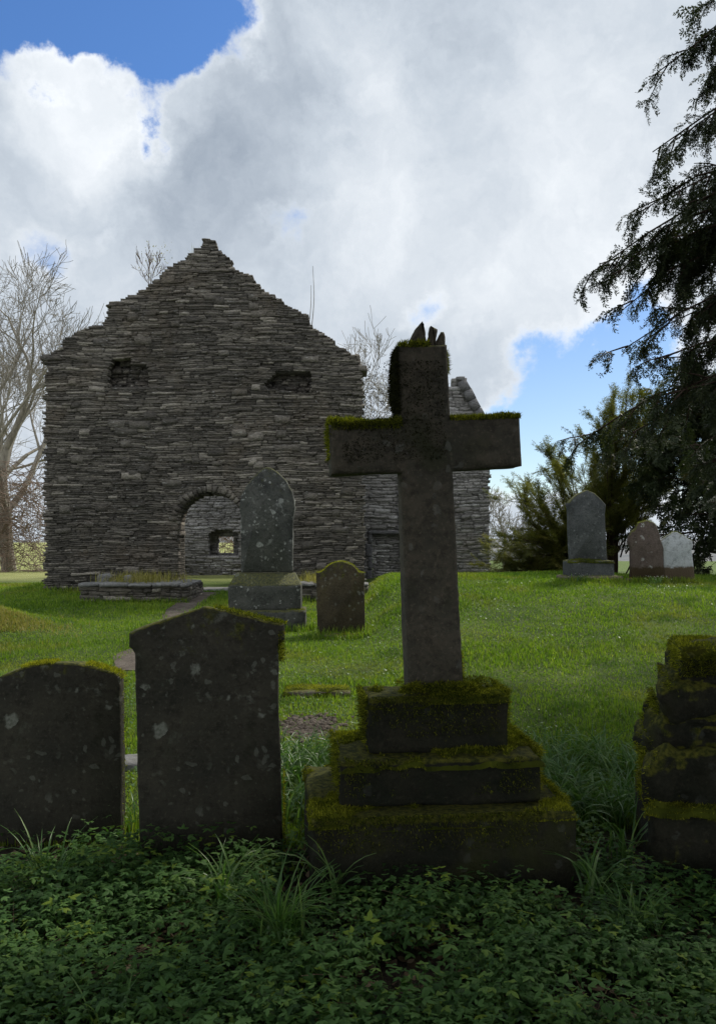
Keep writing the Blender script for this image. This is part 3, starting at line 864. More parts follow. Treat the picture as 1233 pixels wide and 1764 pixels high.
def rp(x, z):   # a point of the leaning cross
    c, s = math.cos(ROLL), math.sin(ROLL); z = z - .85
    return x * c - z * s, .85 + x * s + z * c


for q, pts in enumerate(([(-.050, 2.565), (.042, 2.565), (.032, 2.60), (.028, 2.655), (.018, 2.685), (-.010, 2.655), (-.036, 2.61)],
                         [(.034, 2.565), (.078, 2.565), (.074, 2.60), (.082, 2.648), (.055, 2.664), (.050, 2.63), (.036, 2.60)],
                         [(.074, 2.565), (.118, 2.565), (.118, 2.62), (.112, 2.640), (.099, 2.640), (.084, 2.612), (.075, 2.60)])):
    pts = [(.03 + (a_ - .03) * 1.18, 2.565 + (b__ - 2.565) * 1.2) for a_, b__ in pts]
    mb = MB(); slab(mb, pts, .075, .012, .004, .012, 20, q + 4, ROLL, (0, .85)); o = mb.build('finial_fragment', M['cross'], cross); o.location = (0, -.05 + .012 * q, 0)
# moss on the steps
mb = MB()
moss_pad(mb, -.635, .575, -.445, .44, .345, .013, .10, .012, 1, 26000)
moss_pad(mb, -.485, .474, -.295, .30, .565, .020, -.15, .014, 2, 30000)
moss_pad(mb, -.345, .340, -.158, .18, .83, .026, -.2, .014, 3, 30000)
# cushion banked round the foot of the shaft
for q in range(26):
    a = rng.uniform(0, 6.28); cx_, cy_ = .2 * math.cos(a) + rng.normal(0, .03), .11 * math.sin(a) - .02
    if q < 12: cx_ = rng.uniform(-.19, .2); cy_ = -.115 + rng.normal(0, .015)
    rr = rng.uniform(.035, .06); K = 260
    d = rng.normal(size=(K, 3)); d[:, 2] = np.abs(d[:, 2]) * .9; d /= np.linalg.norm(d, axis=1, keepdims=True)
    moss_points(mb, np.array([cx_, cy_, .845]) + d * rr * np.array([1.2, .8, 1.0]) * rng.uniform(.85, 1, (K, 1)), d, .014, .38 + rng.normal(0, .1))
# hanging moss on right-hand arrises of the steps
for (xe, y0, y1, z0, z1, k, v0) in ((.345, -.12, .17, .60, .85, 2600, .5), (.478, -.22, .30, .38, .58, 3600, .6), (.58, -.30, .42, .24, .36, 2500, .6), (-.352, -.14, .15, .60, .84, 1500, .35), (-.49, -.28, .28, .40, .58, 2200, .4)):
    sg = 1 if xe > 0 else -1
    P = np.stack([xe + sg * np.abs(rng.normal(0, .010, k)), rng.uniform(y0, y1, k), z1 - (z1 - z0) * rng.random(k) ** 1.6], 1)
    P = P[NZ(P, 5.0) > -.35]
    moss_points(mb, P, np.tile([[sg, -.2, -.1]], (len(P), 1)), .022, v0, .6)
for (ye, x0, x1, z0, z1, k) in ((-.45, -.62, .56, .2, .36, 3600), (-.30, -.48, .47, .40, .575, 3600), (-.165, -.34, .30, .64, .84, 2600)):
    P = np.stack([rng.uniform(x0, x1, k), np.full(k, ye - .006), z1 - (z1 - z0) * rng.random(k) ** 2.2], 1); P = P[NZ(P, 6.0) > -.1]
    moss_points(mb, P, np.tile([[0, -.8, -.5]], (len(P), 1)), .012, .22, .5)
mb.build('step_moss', M['moss'], cross)
# moss on the arms and head
mb = MB()
for (x0, x1, zt, k, th) in ((-.486, -.122, 2.195, 9000, .034), (.126, .49, 2.205, 7500, .022), (-.118, .04, 2.575, 2600, .024)):
    x = rng.uniform(x0, x1, k); y = rng.uniform(-.092, .092, k)
    tk = th * np.clip(.55 + .6 * NZ(np.stack([x, y, x * 0], 1), 9), .05, 1.3)
    xx, zz = rp(x, zt + tk * rng.random(k) - np.where(np.abs(y) > .083, .012, 0))
    moss_points(mb, np.stack([xx, y, zz], 1), np.tile([[0, -.1, 1.]], (k, 1)), .015, .42, .7)
k = 900; x = rng.uniform(-.47, -.12, k); z = 2.2 - .035 * rng.random(k) ** 2; xx, zz = rp(x, z)
moss_points(mb, np.stack([xx, np.full(k, -.090), zz], 1), np.tile([[0, -.6, -.8]], (k, 1)), .018, .3)
k = 500; z = 2.18 - .16 * rng.random(k) ** 1.5; xx, zz = rp(np.full(k, -.483), z)
moss_points(mb, np.stack([xx, rng.uniform(-.085, .085, k), zz], 1), np.tile([[-1, 0, -.4]], (k, 1)), .018, .45)
k = 700; z = 2.56 - .11 * rng.random(k); xx, zz = rp(np.full(k, .128), z)
moss_points(mb, np.stack([xx + .01 * rng.random(k), rng.uniform(-.03, .08, k), zz], 1), np.tile([[1, 0, -.3]], (k, 1)), .020, .4)
k = 700; z = 1.05 - .2 * rng.random(k) ** .7; xx, zz = rp(np.full(k, .139), z)
moss_points(mb, np.stack([xx, rng.uniform(-.085, .08, k), zz], 1), np.tile([[1, 0, -.1]], (k, 1)), .014, .5)
mb.build('arm_moss', M['moss'], cross)
# dark shaggy growth: left side of the head, spreading down onto the left arm
mb = MB(); k = 5200
z = rng.uniform(2.24, 2.57, k); bul = .040 * np.clip(np.sin((z - 2.20) / .38 * 3.14), 0, 1) ** .7 * (1 + .3 * NZ(np.stack([z, z * 0, z * 0], 1), 14))
xx, zz = rp(-.118 - bul * rng.random(k), z)
moss_points(mb, np.stack([xx, rng.uniform(-.092, .09, k), zz], 1), np.tile([[-1, -.3, -.3]], (k, 1)), .016, .3)
k = 3200; x = rng.uniform(-.44, .10, k); z = rng.uniform(2.0, 2.5, k); P = np.stack([x, x * 0, z], 1)
kp = (NZ(P, 3.2) + .35 - np.abs(z - 2.2 + x * .2) * 1.6 > .12); x, z = x[kp], z[kp]; xx, zz = rp(x, z)
moss_points(mb, np.stack([xx, np.full(len(x), -.088), zz], 1), np.tile([[0, -.7, -.7]], (len(x), 1)), .012, .2)
mb.build('dark_growth', M['mossdark'], cross)


# ------------------------------------------------------------------ foreground headstones
def spots_moss(mb, outline, t, zmin, k, roll, piv, v0=.5, sel=None, th=.012):
    o = resample(outline, .01)
    d = np.roll(o, -1, 0) - np.roll(o, 1, 0); d /= np.linalg.norm(d, axis=1, keepdims=True); nr = np.stack([d[:, 1], -d[:, 0]], 1)
    ok = np.where((o[:, 1] > zmin) & (nr[:, 1] > .2))[0]
    if sel is not None: ok = ok[sel(o[ok])]
    i = ok[rng.integers(0, len(ok), k)]; p = o[i] + nr[i] * (th * rng.random((k, 1)))
    c, s = math.cos(roll), math.sin(roll); x, z = p[:, 0] - piv[0], p[:, 1] - piv[1]
    P = np.stack([piv[0] + x * c - z * s, rng.uniform(-.008, t + .005, k), piv[1] + x * s + z * c], 1)
    moss_points(mb, P, np.stack([nr[i][:, 0], np.full(k, -.15), nr[i][:, 1]], 1), .011, v0, .7)


h2 = empty('headstone', (wx(366, 3.95), 3.95, 0), 'large dark headstone with shallow pointed top, pale lichen blotches, left of the cross', 'headstone', 'foreground row of headstones', R(6))
ol2 = [(-.358, -.1), (.352, -.1), (.352, 1.055), (.372, 1.075), (.386, 1.085), (.386, 1.16), (.31, 1.178), (.0, 1.262), (-.02, 1.262), (-.32, 1.168), (-.386, 1.14), (-.386, 1.075), (-.370, 1.062), (-.358, 1.04)]
mb = MB(); slab(mb, ol2, .105, .010, .005, .02, 12, 2, R(1.3), (0, 0)); mb.build('slab', M['head'], h2)
mb = MB(); spots_moss(mb, ol2, .105, 1.05, 2600, R(1.3), (0, 0), .35, lambda p: (p[:, 0] > .05) | (NZ(np.stack([p[:, 0], p[:, 1], p[:, 0] * 0], 1), 6) > .25))
k = 900; P = np.stack([.355 + .03 * (rng.random(k) ** 2), rng.uniform(-.01, .1, k), 1.14 - .16 * rng.random(k)], 1); P[:, 0] -= .026
moss_points(mb, P, np.tile([[1, -.2, -.2]], (k, 1)), .014, .35)
k = 600; P = np.stack([np.full(k, .355), rng.uniform(-.005, .105, k), .42 * rng.random(k) ** 1.3], 1); moss_points(mb, P, np.tile([[1, -.2, 0]], (k, 1)), .014, .5)
mb.build('moss', M['moss'], h2)

h1 = empty('headstone', (wx(106, 4.15), 4.15, 0), 'dark headstone with low curved top, yellow moss along its crown, lower left corner of photo', 'headstone', 'foreground row of headstones', R(4))
arc = smooth_curve([(.315, .84), (.315, .872), (.26, .898), (.13, .938), (-.02, .948), (-.16, .937), (-.27, .900), (-.33, .872), (-.33, .84)], 2)
ol1 = [(-.33, -.1), (.315, -.1)] + arc
mb = MB(); slab(mb, ol1, .095, .010, .004, .02, 11, 5, R(.6), (0, 0)); mb.build('slab', M['head'], h1)
mb = MB(); spots_moss(mb, ol1, .095, .80, 2600, R(.6), (0, 0), .72, lambda p: ((p[:, 0] > .13) | ((p[:, 0] < -.02) & (p[:, 0] > -.2))) & (NZ(np.stack([p[:, 0], p[:, 1], p[:, 0] * 0], 1), 5) > -.5))
k = 300; P = np.stack([np.full(k, .318), rng.uniform(0, .095, k), rng.uniform(.02, .85, k)], 1); moss_points(mb, P, np.tile([[1, 0, 0]], (k, 1)), .010, .35)
mb.build('moss', M['moss'], h1)

blk = empty('stone_pedestal', (1.985, 3.90, -.03), 'rough block-built pedestal shaggy with moss, cut off by the right edge of the photo', 'pedestal', yaw=R(-15))
for q, (xl, xr, yf, yb, z0, z1, a) in enumerate(((-.535, .7, -.36, .40, -.15, .375, .018), (-.525, .62, -.31, .34, .36, .63, .05), (-.49, .60, -.29, .32, .58, .80, .055), (-.45, .56, -.27, .29, .76, .97, .05), (-.40, .50, -.27, .26, .93, 1.10, .035))):
    mb = MB(); rough_box(mb, (xl, yf, z0), (xr, yb, z1), .02, .06, a * 1.25, 5.0, q + 11); mb.build('plinth' if q == 0 else 'block', M['steps'], blk)
mb = MB()
moss_pad(mb, -.535, .2, -.36, .3, .375, .035, -.6, .015, 7, 26000); moss_pad(mb, -.385, .4, -.26, .24, 1.105, .022, -.3, .015, 8, 22000)
for (xe, z0, z1, k, v0) in ((-.525, .30, .56, 3200, .55), (-.50, .5, .70, 2000, .42), (-.475, .66, .86, 1800, .4), (-.43, .84, .98, 1400, .45), (-.39, .96, 1.11, 900, .5)):
    P = np.stack([xe - np.abs(rng.normal(0, .018, k)) * .8, rng.uniform(-.33, .25, k), rng.uniform(z0, z1, k)], 1); P = P[NZ(P, 6) > -.05]
    moss_points(mb, P, np.tile([[-1, -.4, .1]], (len(P), 1)), .020, v0, .6)
for (x0, x1, yf, z0, z1, k) in ((-.5, .1, -.335, .36, .46, 2600), (-.47, -.02, -.315, .60, .72, 2200), (-.44, .1, -.31, .80, .95, 2000), (-.39, -.2, -.285, .98, 1.11, 1600)):
    P = np.stack([rng.uniform(x0, x1, k), np.full(k, yf) - .012 * rng.random(k), rng.uniform(z0, z1, k)], 1); P = P[NZ(P, 5) > .12]
    moss_points(mb, P, np.tile([[-.2, -1, .2]], (len(P), 1)), .016, .33, .6)
mb.build('moss', M['moss'], blk)


# ------------------------------------------------------------------ headstones further back
def zoomed(pts, ox, oy, sc, Y, cx):
    return [(wx(ox + p[0] / sc, Y) - cx, wz(oy + p[1] / sc, Y)) for p in pts]


TYg = 11.0; gz = g1(wx(456, TYg), TYg); cx0 = wx(457, TYg)
tg = empty('headstone', (cx0, TYg, gz), 'tall grey headstone with pointed arch top on a plinth in front of the doorway', 'headstone', yaw=R(2))
pt = zoomed([(590, 850), (592, 460), (606, 390), (600, 330), (585, 270), (545, 190), (480, 128), (430, 100), (410, 95), (375, 108), (325, 150), (265, 220), (225, 300), (208, 380), (218, 450), (222, 850)], 360, 780, 4.11, TYg, cx0)
pt = [(a, z - gz) for a, z in pt]
mb = MB(); slab(mb, pt, .16, .02, .005, .04, 8, 3); mb.build('slab', M['tall'], tg).location = (0, .12, 0)
mb = MB(); lo, hi = wz(1050, TYg) - gz, wz(1006, TYg) - gz
rough_box(mb, (-.515, -.05, lo - .02), (.50, .47, hi), .05, .02, .008, 4, 2)
zt = wz(988, TYg) - gz
c8 = [(-.50, -.03, hi - .01), (.485, -.03, hi - .01), (.485, .45, hi - .01), (-.50, .45, hi - .01), (-.42, .09, zt), (.41, .09, zt), (.41, .32, zt), (-.42, .32, zt)]
mb.add(c8, np.array([(0, 1, 5, 4), (1, 2, 6, 5), (2, 3, 7, 6), (3, 0, 4, 7), (4, 5, 6, 7)])); mb.build('plinth', M['tall'], tg)
mb = MB(); rough_box(mb, (-.60, -.15, -.2), (.565, .55, lo), .06, .02, .01, 4, 3); mb.build('base_slab', M['tall'], tg)
mb = MB(); moss_pad(mb, -.5, .48, -.03, .1, hi, .03, .0, .01, 12, 7000, .02); moss_pad(mb, .3, .56, -.14, .0, lo, .02, -.3, .01, 13, 8000, .02); mb.build('moss', M['moss'], tg)

MY = 10.5; gz = g1(wx(586, MY), MY); cx0 = wx(586, MY)
ms = empty('headstone', (cx0, MY, gz), 'small round shouldered brown headstone with mossy rim between tall grave and cross', 'headstone', yaw=R(-2))
pt = [(wx(628, MY) - cx0, -.2), (wx(627, MY) - cx0, wz(987, MY) - gz), (wx(619, MY) - cx0, wz(986, MY) - gz)] + smooth_curve([(wx(p, MY) - cx0, wz(q, MY) - gz) for p, q in ((617, 985), (608, 973), (588, 966), (568, 972), (556, 984))], 2) + [(wx(553, MY) - cx0, wz(986, MY) - gz), (wx(545, MY) - cx0, wz(987, MY) - gz), (wx(546, MY) - cx0, -.2)]
mb = MB(); slab(mb, pt, .11, .012, .006, .03, 9, 7); mb.build('slab', M['brownm'], ms)
mb = MB(); rough_box(mb, (-.22, -.32, -.2), (.40, -.06, .035), .05, .02, .012, 5, 8); mb.build('base_slab', M['slabm'], ms)
mb = MB(); spots_moss(mb, pt, .11, .8, 1500, 0, (0, 0), .62); moss_pad(mb, -.2, .39, -.31, -.07, .035, .03, -.2, .01, 15, 7000, .02); mb.build('moss', M['moss'], ms)

SY = 13.2; ZO = (960, 820, 4.516)


def far_stone(px, outline, material, label, t, parts, yaw=0):
    cx0 = wx(px, SY); gz = g1(cx0, SY)
    e_ = empty('headstone', (cx0, SY, gz), label, 'headstone', 'headstones on the grassy rise', yaw)
    pt = [(a, z - gz) for a, z in zoomed(outline, *ZO, SY, cx0)]
    mb = MB(); slab(mb, pt, t, .014, .005, .04, 8, px); mb.build('slab', material, e_).location = (0, .06, 0)
    for (nm, x0, x1, y0, y1, yf, yb, mt) in parts:
        mb = MB(); rough_box(mb, (wx(960 + x0 / 4.516, SY) - cx0, yf, wz(820 + y1 / 4.516, SY) - gz), (wx(960 + x1 / 4.516, SY) - cx0, yb, wz(820 + y0 / 4.516, SY) - gz), .05, .02, .01, 5, x0)
        mb.build(nm, mt, e_)
    return e_, pt, cx0, gz


e_, pt, cx0, gz = far_stone(1015, [(400, 660), (380, 300), (387, 225), (350, 180), (300, 132), (237, 105), (160, 142), (110, 190), (90, 215), (95, 300), (110, 660)], M['greyr'], 'tallest blue grey headstone with pointed top and mossy plinth on the right rise', .15,
                            [('plinth', 85, 435, 655, 790, -.06, .34, M['greyr']), ('base_slab', 45, 490, 775, 900, -.16, .44, M['slabm'])], R(3))
mb = MB(); moss_pad(mb, wx(960 + 85 / 4.516, SY) - cx0, wx(960 + 435 / 4.516, SY) - cx0, -.06, .05, wz(820 + 655 / 4.516, SY) - gz, .035, -.9, .012, 21, 9000, .02); mb.build('moss', M['moss'], e_)
e_, pt, cx0, gz = far_stone(1115, [(835, 850), (830, 560), (812, 500), (800, 440), (775, 385), (755, 360), (700, 345), (645, 362), (620, 410), (590, 430), (565, 480), (562, 520), (582, 560), (580, 850)], M['brownr'], 'reddish brown headstone with scrolled shoulders beside the white one on the right rise', .13,
                            [('base_slab', 558, 838, 800, 900, -.08, .30, M['slabm'])], R(-3))
mb = MB(); moss_pad(mb, wx(960 + 558 / 4.516, SY) - cx0, wx(960 + 838 / 4.516, SY) - cx0, -.08, .06, wz(820 + 803 / 4.516, SY) - gz, .04, -.9, .012, 22, 9000, .02)
mb.build('moss', M['moss'], e_)
mb = MB(); spots_moss(mb, pt, .13, .95, 700, 0, (0, 0), .25, lambda p: NZ(np.stack([p[:, 0], p[:, 1], p[:, 0] * 0], 1), 5) > -.4); mb.build('moss', M['moss'], e_).location = (0, .06, 0)
e_, pt, cx0, gz = far_stone(1170, [(1092, 900), (1090, 850), (1076, 790), (1052, 570), (1062, 555), (1056, 505), (990, 465), (940, 435), (915, 435), (860, 470), (802, 515), (806, 545), (830, 565), (838, 900)], M['white'], 'short white lichened headstone with peaked top, rightmost on the rise', .12, [], R(-2))
mb = MB(); spots_moss(mb, pt, .12, .7, 500, 0, (0, .0), .3, lambda p: NZ(np.stack([p[:, 0], p[:, 1], p[:, 0] * 0], 1), 6) > -.2)
mb.build('moss', M['moss'], e_).location = (0, .06, 0)

# ------------------------------------------------------------------ flat stones, path, gravel
def flat_stone(name, px0, px1, Y, d, th, mt, label, moss=False):
    x0, x1 = wx(px0, Y), wx(px1, Y); cx_ = (x0 + x1) / 2; z = g1(cx_, Y)
    mb = MB(); rough_box(mb, (x0 - cx_, 0, -.12), (x1 - cx_, d, th), .05, .02, .012, 5, px0)
    o = mb.build(name, mt); o.location = (cx_, Y, z); tag(o, label, 'stone slab')
    if moss:
        mb = MB(); moss_pad(mb, x0 - cx_, x1 - cx_, 0, d, th, .03, -.3, .01, px0, 7000, .02); mb.build('moss', M['moss'], o)
    return o


flat_stone('grave_slab', 488, 603, 7.25, .32, .045, M['slabm'], 'flat mossy grave slab in the grass between pointed headstone and cross', True)
flat_stone('grave_slab', 190, 300, 5.3, .30, .04, M['slab'], 'flat pale slab in grass seen through the gap between the two left headstones')
mb = MB(); pc = smooth_curve([(-2.35, 8.3), (-2.45, 9.1), (-2.55, 10.2), (-2.9, 12), (-3.0, 13.6), (-3.02, 15.6)], 2); pw = np.interp([q[1] for q in pc], [8, 9, 11, 15.6], [.26, .34, .14, .3])
V = []; NW = 7
for (p, w_) in zip(pc, pw):
    for q in range(NW):
        x = p[0] + (q / (NW - 1) * 2 - 1) * w_ * (1 + .15 * math.sin(p[1] * 5 + q)); V.append((x, p[1], g1(x, p[1]) + .006))
mb.add(V, np.array([(i * NW + j, i * NW + j + 1, (i + 1) * NW + j + 1, (i + 1) * NW + j) for i in range(len(pc) - 1) for j in range(NW - 1)]), .5)
tag(mb.build('path', M['path'], smooth=True), kind='structure')
mb = MB(); K = 420; x = rng.normal(wx(532, 6.3), .14, K); y = rng.normal(6.32, .20, K)
for a, b_, in zip(x, y):
    s = rng.uniform(.008, .028); V = np.array([(-1, -.7, 0), (1, -.8, 0), (.9, .8, 0), (-.8, .9, 0), (-.6, -.4, .5), (.6, -.5, .6), (.6, .5, .5), (-.5, .6, .6)]) * s + rng.normal(0, s * .15, (8, 3))
    V = V @ rotz(np.array([rng.uniform(0, 6.28)]))[0].T + [a, b_, g1(a, b_) + .002]
    mb.add(V, np.array([(0, 1, 5, 4), (1, 2, 6, 5), (2, 3, 7, 6), (3, 0, 4, 7), (4, 5, 6, 7)]))
tag(mb.build('gravel', M['path']), 'patch of loose stone chips on bare earth behind the strap leaves', 'gravel', kind='stuff')

# ------------------------------------------------------------------ lawn
def in_stone(x, y):
    m = np.zeros(len(x), bool)
    for (cx_, cy_, hx_, hy_) in ((wx(750, CY), CY, .63, .47), (wx(366, 3.95), 4.0, .37, .09), (wx(106, 4.15), 4.2, .33, .08), (1.85, 3.95, .58, .4), (wx(457, 11), 11.2, .58, .36), (wx(586, 10.5), 10.45, .38, .2), (-4.0, 14.8, 1.0, .8), (-.5, 14.9, .75, .8),
                              (wx(545, 7.25), 7.41, .3, .15), (wx(245, 5.3), 5.45, .2, .14)):
        m |= (np.abs(x - cx_) < hx_) & (np.abs(y - cy_) < hy_)
    return m


mb = MB(); K = 440000
y = 4.1 + (18.5 - 4.1) * rng.random(K) ** 1.25
x = (rng.random(K) - .5) * (y * .97 + 2.8) + .02
cl_ = NZ(np.stack([x, y, x * 0], 1), 1.4)
bare = np.exp(-(((x - wx(532, 6.3)) / .24) ** 2 + ((y - 6.35) / .33) ** 2)) > .35
pathd = np.abs(x - np.interp(y, [q[1] for q in pc], [q[0] for q in pc])) < np.interp(y, [q[1] for q in pc], pw) * (.8 + .35 * cl_)
keep = ~in_stone(x, y) & ~bare & ~(pathd & (y > 8.2) & (y < 15.6)) & ((y < 15.9) | (x > .4) | (x < -6.5)) & (rng.random(K) < .95 + .3 * cl_)
x, y, cl_ = x[keep], y[keep], cl_[keep]; K = len(x)
P = np.stack([x, y, gh(x, y) - .005], 1)
hum = np.exp(-(((x + 5.3) / .8) ** 2 + ((y - 10.9) / .9) ** 2))
h = rng.uniform(.018, .048, K) * (1 + .55 * np.clip(cl_, -.3, 1.4)) * (1 + .3 * (y > 12))
SK = []
for (sx_, sy_, hx_, n3) in ((wx(457, 11), 10.83, .62, 420), (wx(457, 11) + .62, 11.0, .06, 120), (wx(586, 10.5), 10.15, .42, 260), (wx(586, 10.5), 10.46, .36, 200), (-4.0, 13.98, 1.0, 420), (-.5, 14.05, .75, 260), (wx(1018, 13.2), 13.0, .52, 420), (wx(1113, 13.2), 13.08, .32, 300), (wx(1170, 13.2), 13.2, .32, 300), (wx(366, 3.95), 4.12, .4, 260), (wx(106, 4.15), 4.32, .36, 260), (-6.2, 15.93, .9, 300), (-1.0, 15.93, 1.0, 300)):
    SK.append(np.stack([rng.uniform(sx_ - hx_, sx_ + hx_, n3), sy_ + rng.normal(-.03, .045, n3)], 1))
SK = np.concatenate(SK); P2 = np.stack([SK[:, 0], SK[:, 1], gh(SK[:, 0], SK[:, 1]) - .005], 1)
blades(mb, P2, rng.uniform(.05, .14, len(P2)), .004 + .0007 * P2[:, 1], np.clip(rng.normal(.45, .25, len(P2)), 0, 1), .4)
blades(mb, P, h, .0035 + .0008 * y * rng.uniform(.6, 1.2, K), np.clip(.42 + .22 * NZ2(P, .8) + rng.normal(0, .2, K) + .5 * hum, 0, 1), .55)
tag(mb.build('grass', M['grass']), 'short green turf covering the churchyard', 'grass', kind='stuff')
# yellow moss and dead stems on the hummock
mb = MB(); K = 11000; x = rng.normal(-5.2, .5, K); y = rng.normal(10.6, .5, K)
P = np.stack([x, y, gh(x, y)], 1); P = P[NZ(P, 2.5) > -.1]
blades(mb, P, rng.uniform(.03, .09, len(P)), rng.uniform(.006, .014, len(P)), rng.random(len(P)), .9)
tag(mb.build('hummock_moss', M['dry']), 'yellowish mossy hummock in the turf at the left edge of the photo', 'moss', kind='stuff')

LEAF_V = np.array([[0, 0, 0], [0, .36, .03], [0, .72, .02], [0, 1, -.06], [-.30, .30, -.03], [-.26, .62, -.04], [.30, .30, -.03], [.26, .62, -.04]])
LEAF_F = np.array([[0, 1, 4], [1, 5, 4], [1, 2, 5], [2, 3, 5], [0, 6, 1], [1, 6, 7], [1, 7, 2], [2, 7, 3]])
# low broad-leaved weeds between the grass
mb = MB(); K = 15000; y = 4.6 + 8.5 * rng.random(K) ** 1.1; x = (rng.random(K) - .5) * y * .95
cl_ = NZ2(np.stack([x, y, x * 0 + 5], 1), 1.1); keep = ~in_stone(x, y) & (cl_ > -.05 + .25 * rng.random(K)) & ~((np.abs(x - wx(532, 6.3)) < .2) & (np.abs(y - 6.3) < .3)); x, y = x[keep], y[keep]; K = len(x)
P = np.stack([x, y, gh(x, y) + rng.uniform(.01, .05, K)], 1); s = rng.uniform(.018, .038, K)
Mx = rotz(rng.uniform(0, 6.28, K)) @ rotx(rng.uniform(-.2, .6, K)) * s[:, None, None]
scatter(mb, LEAF_V, LEAF_F, Mx, P, rng.random(K))
tag(mb.build('weeds', M['weeds']), 'small broad leaved weeds scattered through the turf', 'weeds', kind='stuff')
mb = MB(); K = 420; y = rng.uniform(5, 13.1, K); x = wx(rng.uniform(430, 1233, K), y); keep = ~in_stone(x, y) & (NZ(np.stack([x, y, x * 0 + 2], 1), .9) > -.2); x, y = x[keep], y[keep]; K = len(x)
P = np.stack([x, y, gh(x, y) + rng.uniform(.03, .06, K)], 1); Mx = rotz(rng.uniform(0, 6.28, K)) @ rotx(rng.uniform(-.3, .9, K)) * rng.uniform(.008, .016, K)[:, None, None]
scatter(mb, LEAF_V, LEAF_F, Mx, P, rng.random(K))
tag(mb.build('daisies', M['flower']), 'tiny white flowers dotted over the turf', 'flowers', kind='stuff')


# ------------------------------------------------------------------ strap-leaved clumps
def strap(mb, base, az, L, wd, arch, var, twist=0):
    n_ = 7; t = np.linspace(0, 1, n_); out = np.array([math.cos(az), math.sin(az), 0]); sd_ = np.array([-math.sin(az), math.cos(az), 0])
    th = np.interp(t, [0, 1], [R(84), R(84) - arch]); st = L / (n_ - 1)
    r_ = np.concatenate([[0], np.cumsum(np.cos(th[:-1]) * st)]); z = np.concatenate([[0], np.cumsum(np.sin(th[:-1]) * st)])
    c = np.array(base) + r_[:, None] * out + z[:, None] * np.array([0, 0, 1.]); wv = wd * np.interp(t, [0, .2, .7, 1], [.6, 1, .85, .12])[:, None] * .5
    tw = twist * t[:, None]; s2 = sd_ * np.cos(tw) + np.array([0, 0, 1.]) * np.sin(tw)
    fold = np.array([0, 0, .22]) * wd
    V = np.concatenate([c - s2 * wv + fold, c, c + s2 * wv + fold]); i = np.arange(n_ - 1)
    mb.add(V, np.concatenate([np.stack([i, i + n_, i + n_ + 1, i + 1], 1), np.stack([i + n_, i + 2 * n_, i + 2 * n_ + 1, i + n_ + 1], 1)]), var)


def clump(mb, x, y, k, L, wd, z=None, spread=.05, arch=(60, 140)):
    for _ in range(k):
        a = rng.uniform(0, 6.28); bx, by = x + rng.normal(0, spread), y + rng.normal(0, spread)
        strap(mb, (bx, by, (g1(bx, by) if z is None else z) - .01), a, L * rng.uniform(.6, 1.2), wd * rng.uniform(.7, 1.2), R(rng.uniform(*arch)), rng.random(), rng.normal(0, .5))


for (nm, lab, X0, X1, Y0, Y1, k) in (('strap_leaf_bed', 'bed of arching strap leaves between pointed headstone and the cross steps', 470, 612, 4.45, 5.6, 46),
                                     ('strap_leaf_bed', 'bed of arching strap leaves between the cross steps and right pedestal', 925, 1110, 4.3, 5.6, 62)):
    mb = MB()
    for _ in range(k):
        y = rng.uniform(Y0, Y1); x = wx(rng.uniform(X0, X1), y)
        if not in_stone(np.array([x]), np.array([y]))[0]: clump(mb, x, y, 15, .30, .011)
    tag(mb.build(nm, M['strap']), lab, 'plants', kind='stuff')
for (px, Y, k, L, wd, lab) in ((482, 3.05, 110, .36, .0085, 'big grassy clump of narrow arching leaves in the ground cover, nearest the camera'),
                               (390, 3.40, 26, .33, .011, 'loose clump of arching strap leaves at the foot of the pointed headstone'),
                               (572, 3.45, 14, .40, .011, 'sparse clump of tall strap leaves before the left end of the cross steps'),
                               (1022, 3.45, 16, .32, .012, 'clump of bent strap leaves at the right end of the cross steps'),
                               (1075, 3.85, 22, .42, .012, 'upright clump of long strap leaves against the right pedestal'),
                               (1098, 3.15, 45, .26, .007, 'dense fine grass clump low in front of the right pedestal'),
                               (85, 3.55, 30, .36, .008, 'dark grass clump in front of the curved top headstone'),
                               (185, 2.55, 26, .20, .008, 'short grass clump near the lower left corner'),
                               (228, 4.35, 26, .28, .008, 'grass clump in the gap between the two left headstones')):
    x = wx(px, Y); mb = MB(); clump(mb, 0, 0, k, L, wd, z=0, spread=.035, arch=(40, 115))
    o = mb.build('leaf_clump', M['strap']); o.location = (x, Y, g1(x, Y)); tag(o, lab, 'plant')
for (px, Y, lab) in ((1000, 12.95, 'pale green clump of snowdrop leaves at the foot of the tallest grey headstone'), (1128, 12.85, 'pale green clump of snowdrop leaves at the foot of the brown and white headstones')):
    x = wx(px, Y); mb = MB(); clump(mb, 0, 0, 40, .16, .012, z=0, spread=.06, arch=(20, 90)); o = mb.build('leaf_clump', M['strap']); o.location = (x, Y, g1(x, Y)); tag(o, lab, 'plant')
    fl = MB(); K = 26; P = np.stack([rng.normal(0, .12, K), rng.normal(0, .1, K), rng.uniform(.09, .15, K)], 1); scatter(fl, LEAF_V, LEAF_F, rotz(rng.uniform(0, 6, K)) * .022, P, rng.random(K)); tag(fl.build('flowers', M['flower'], o), kind='stuff')


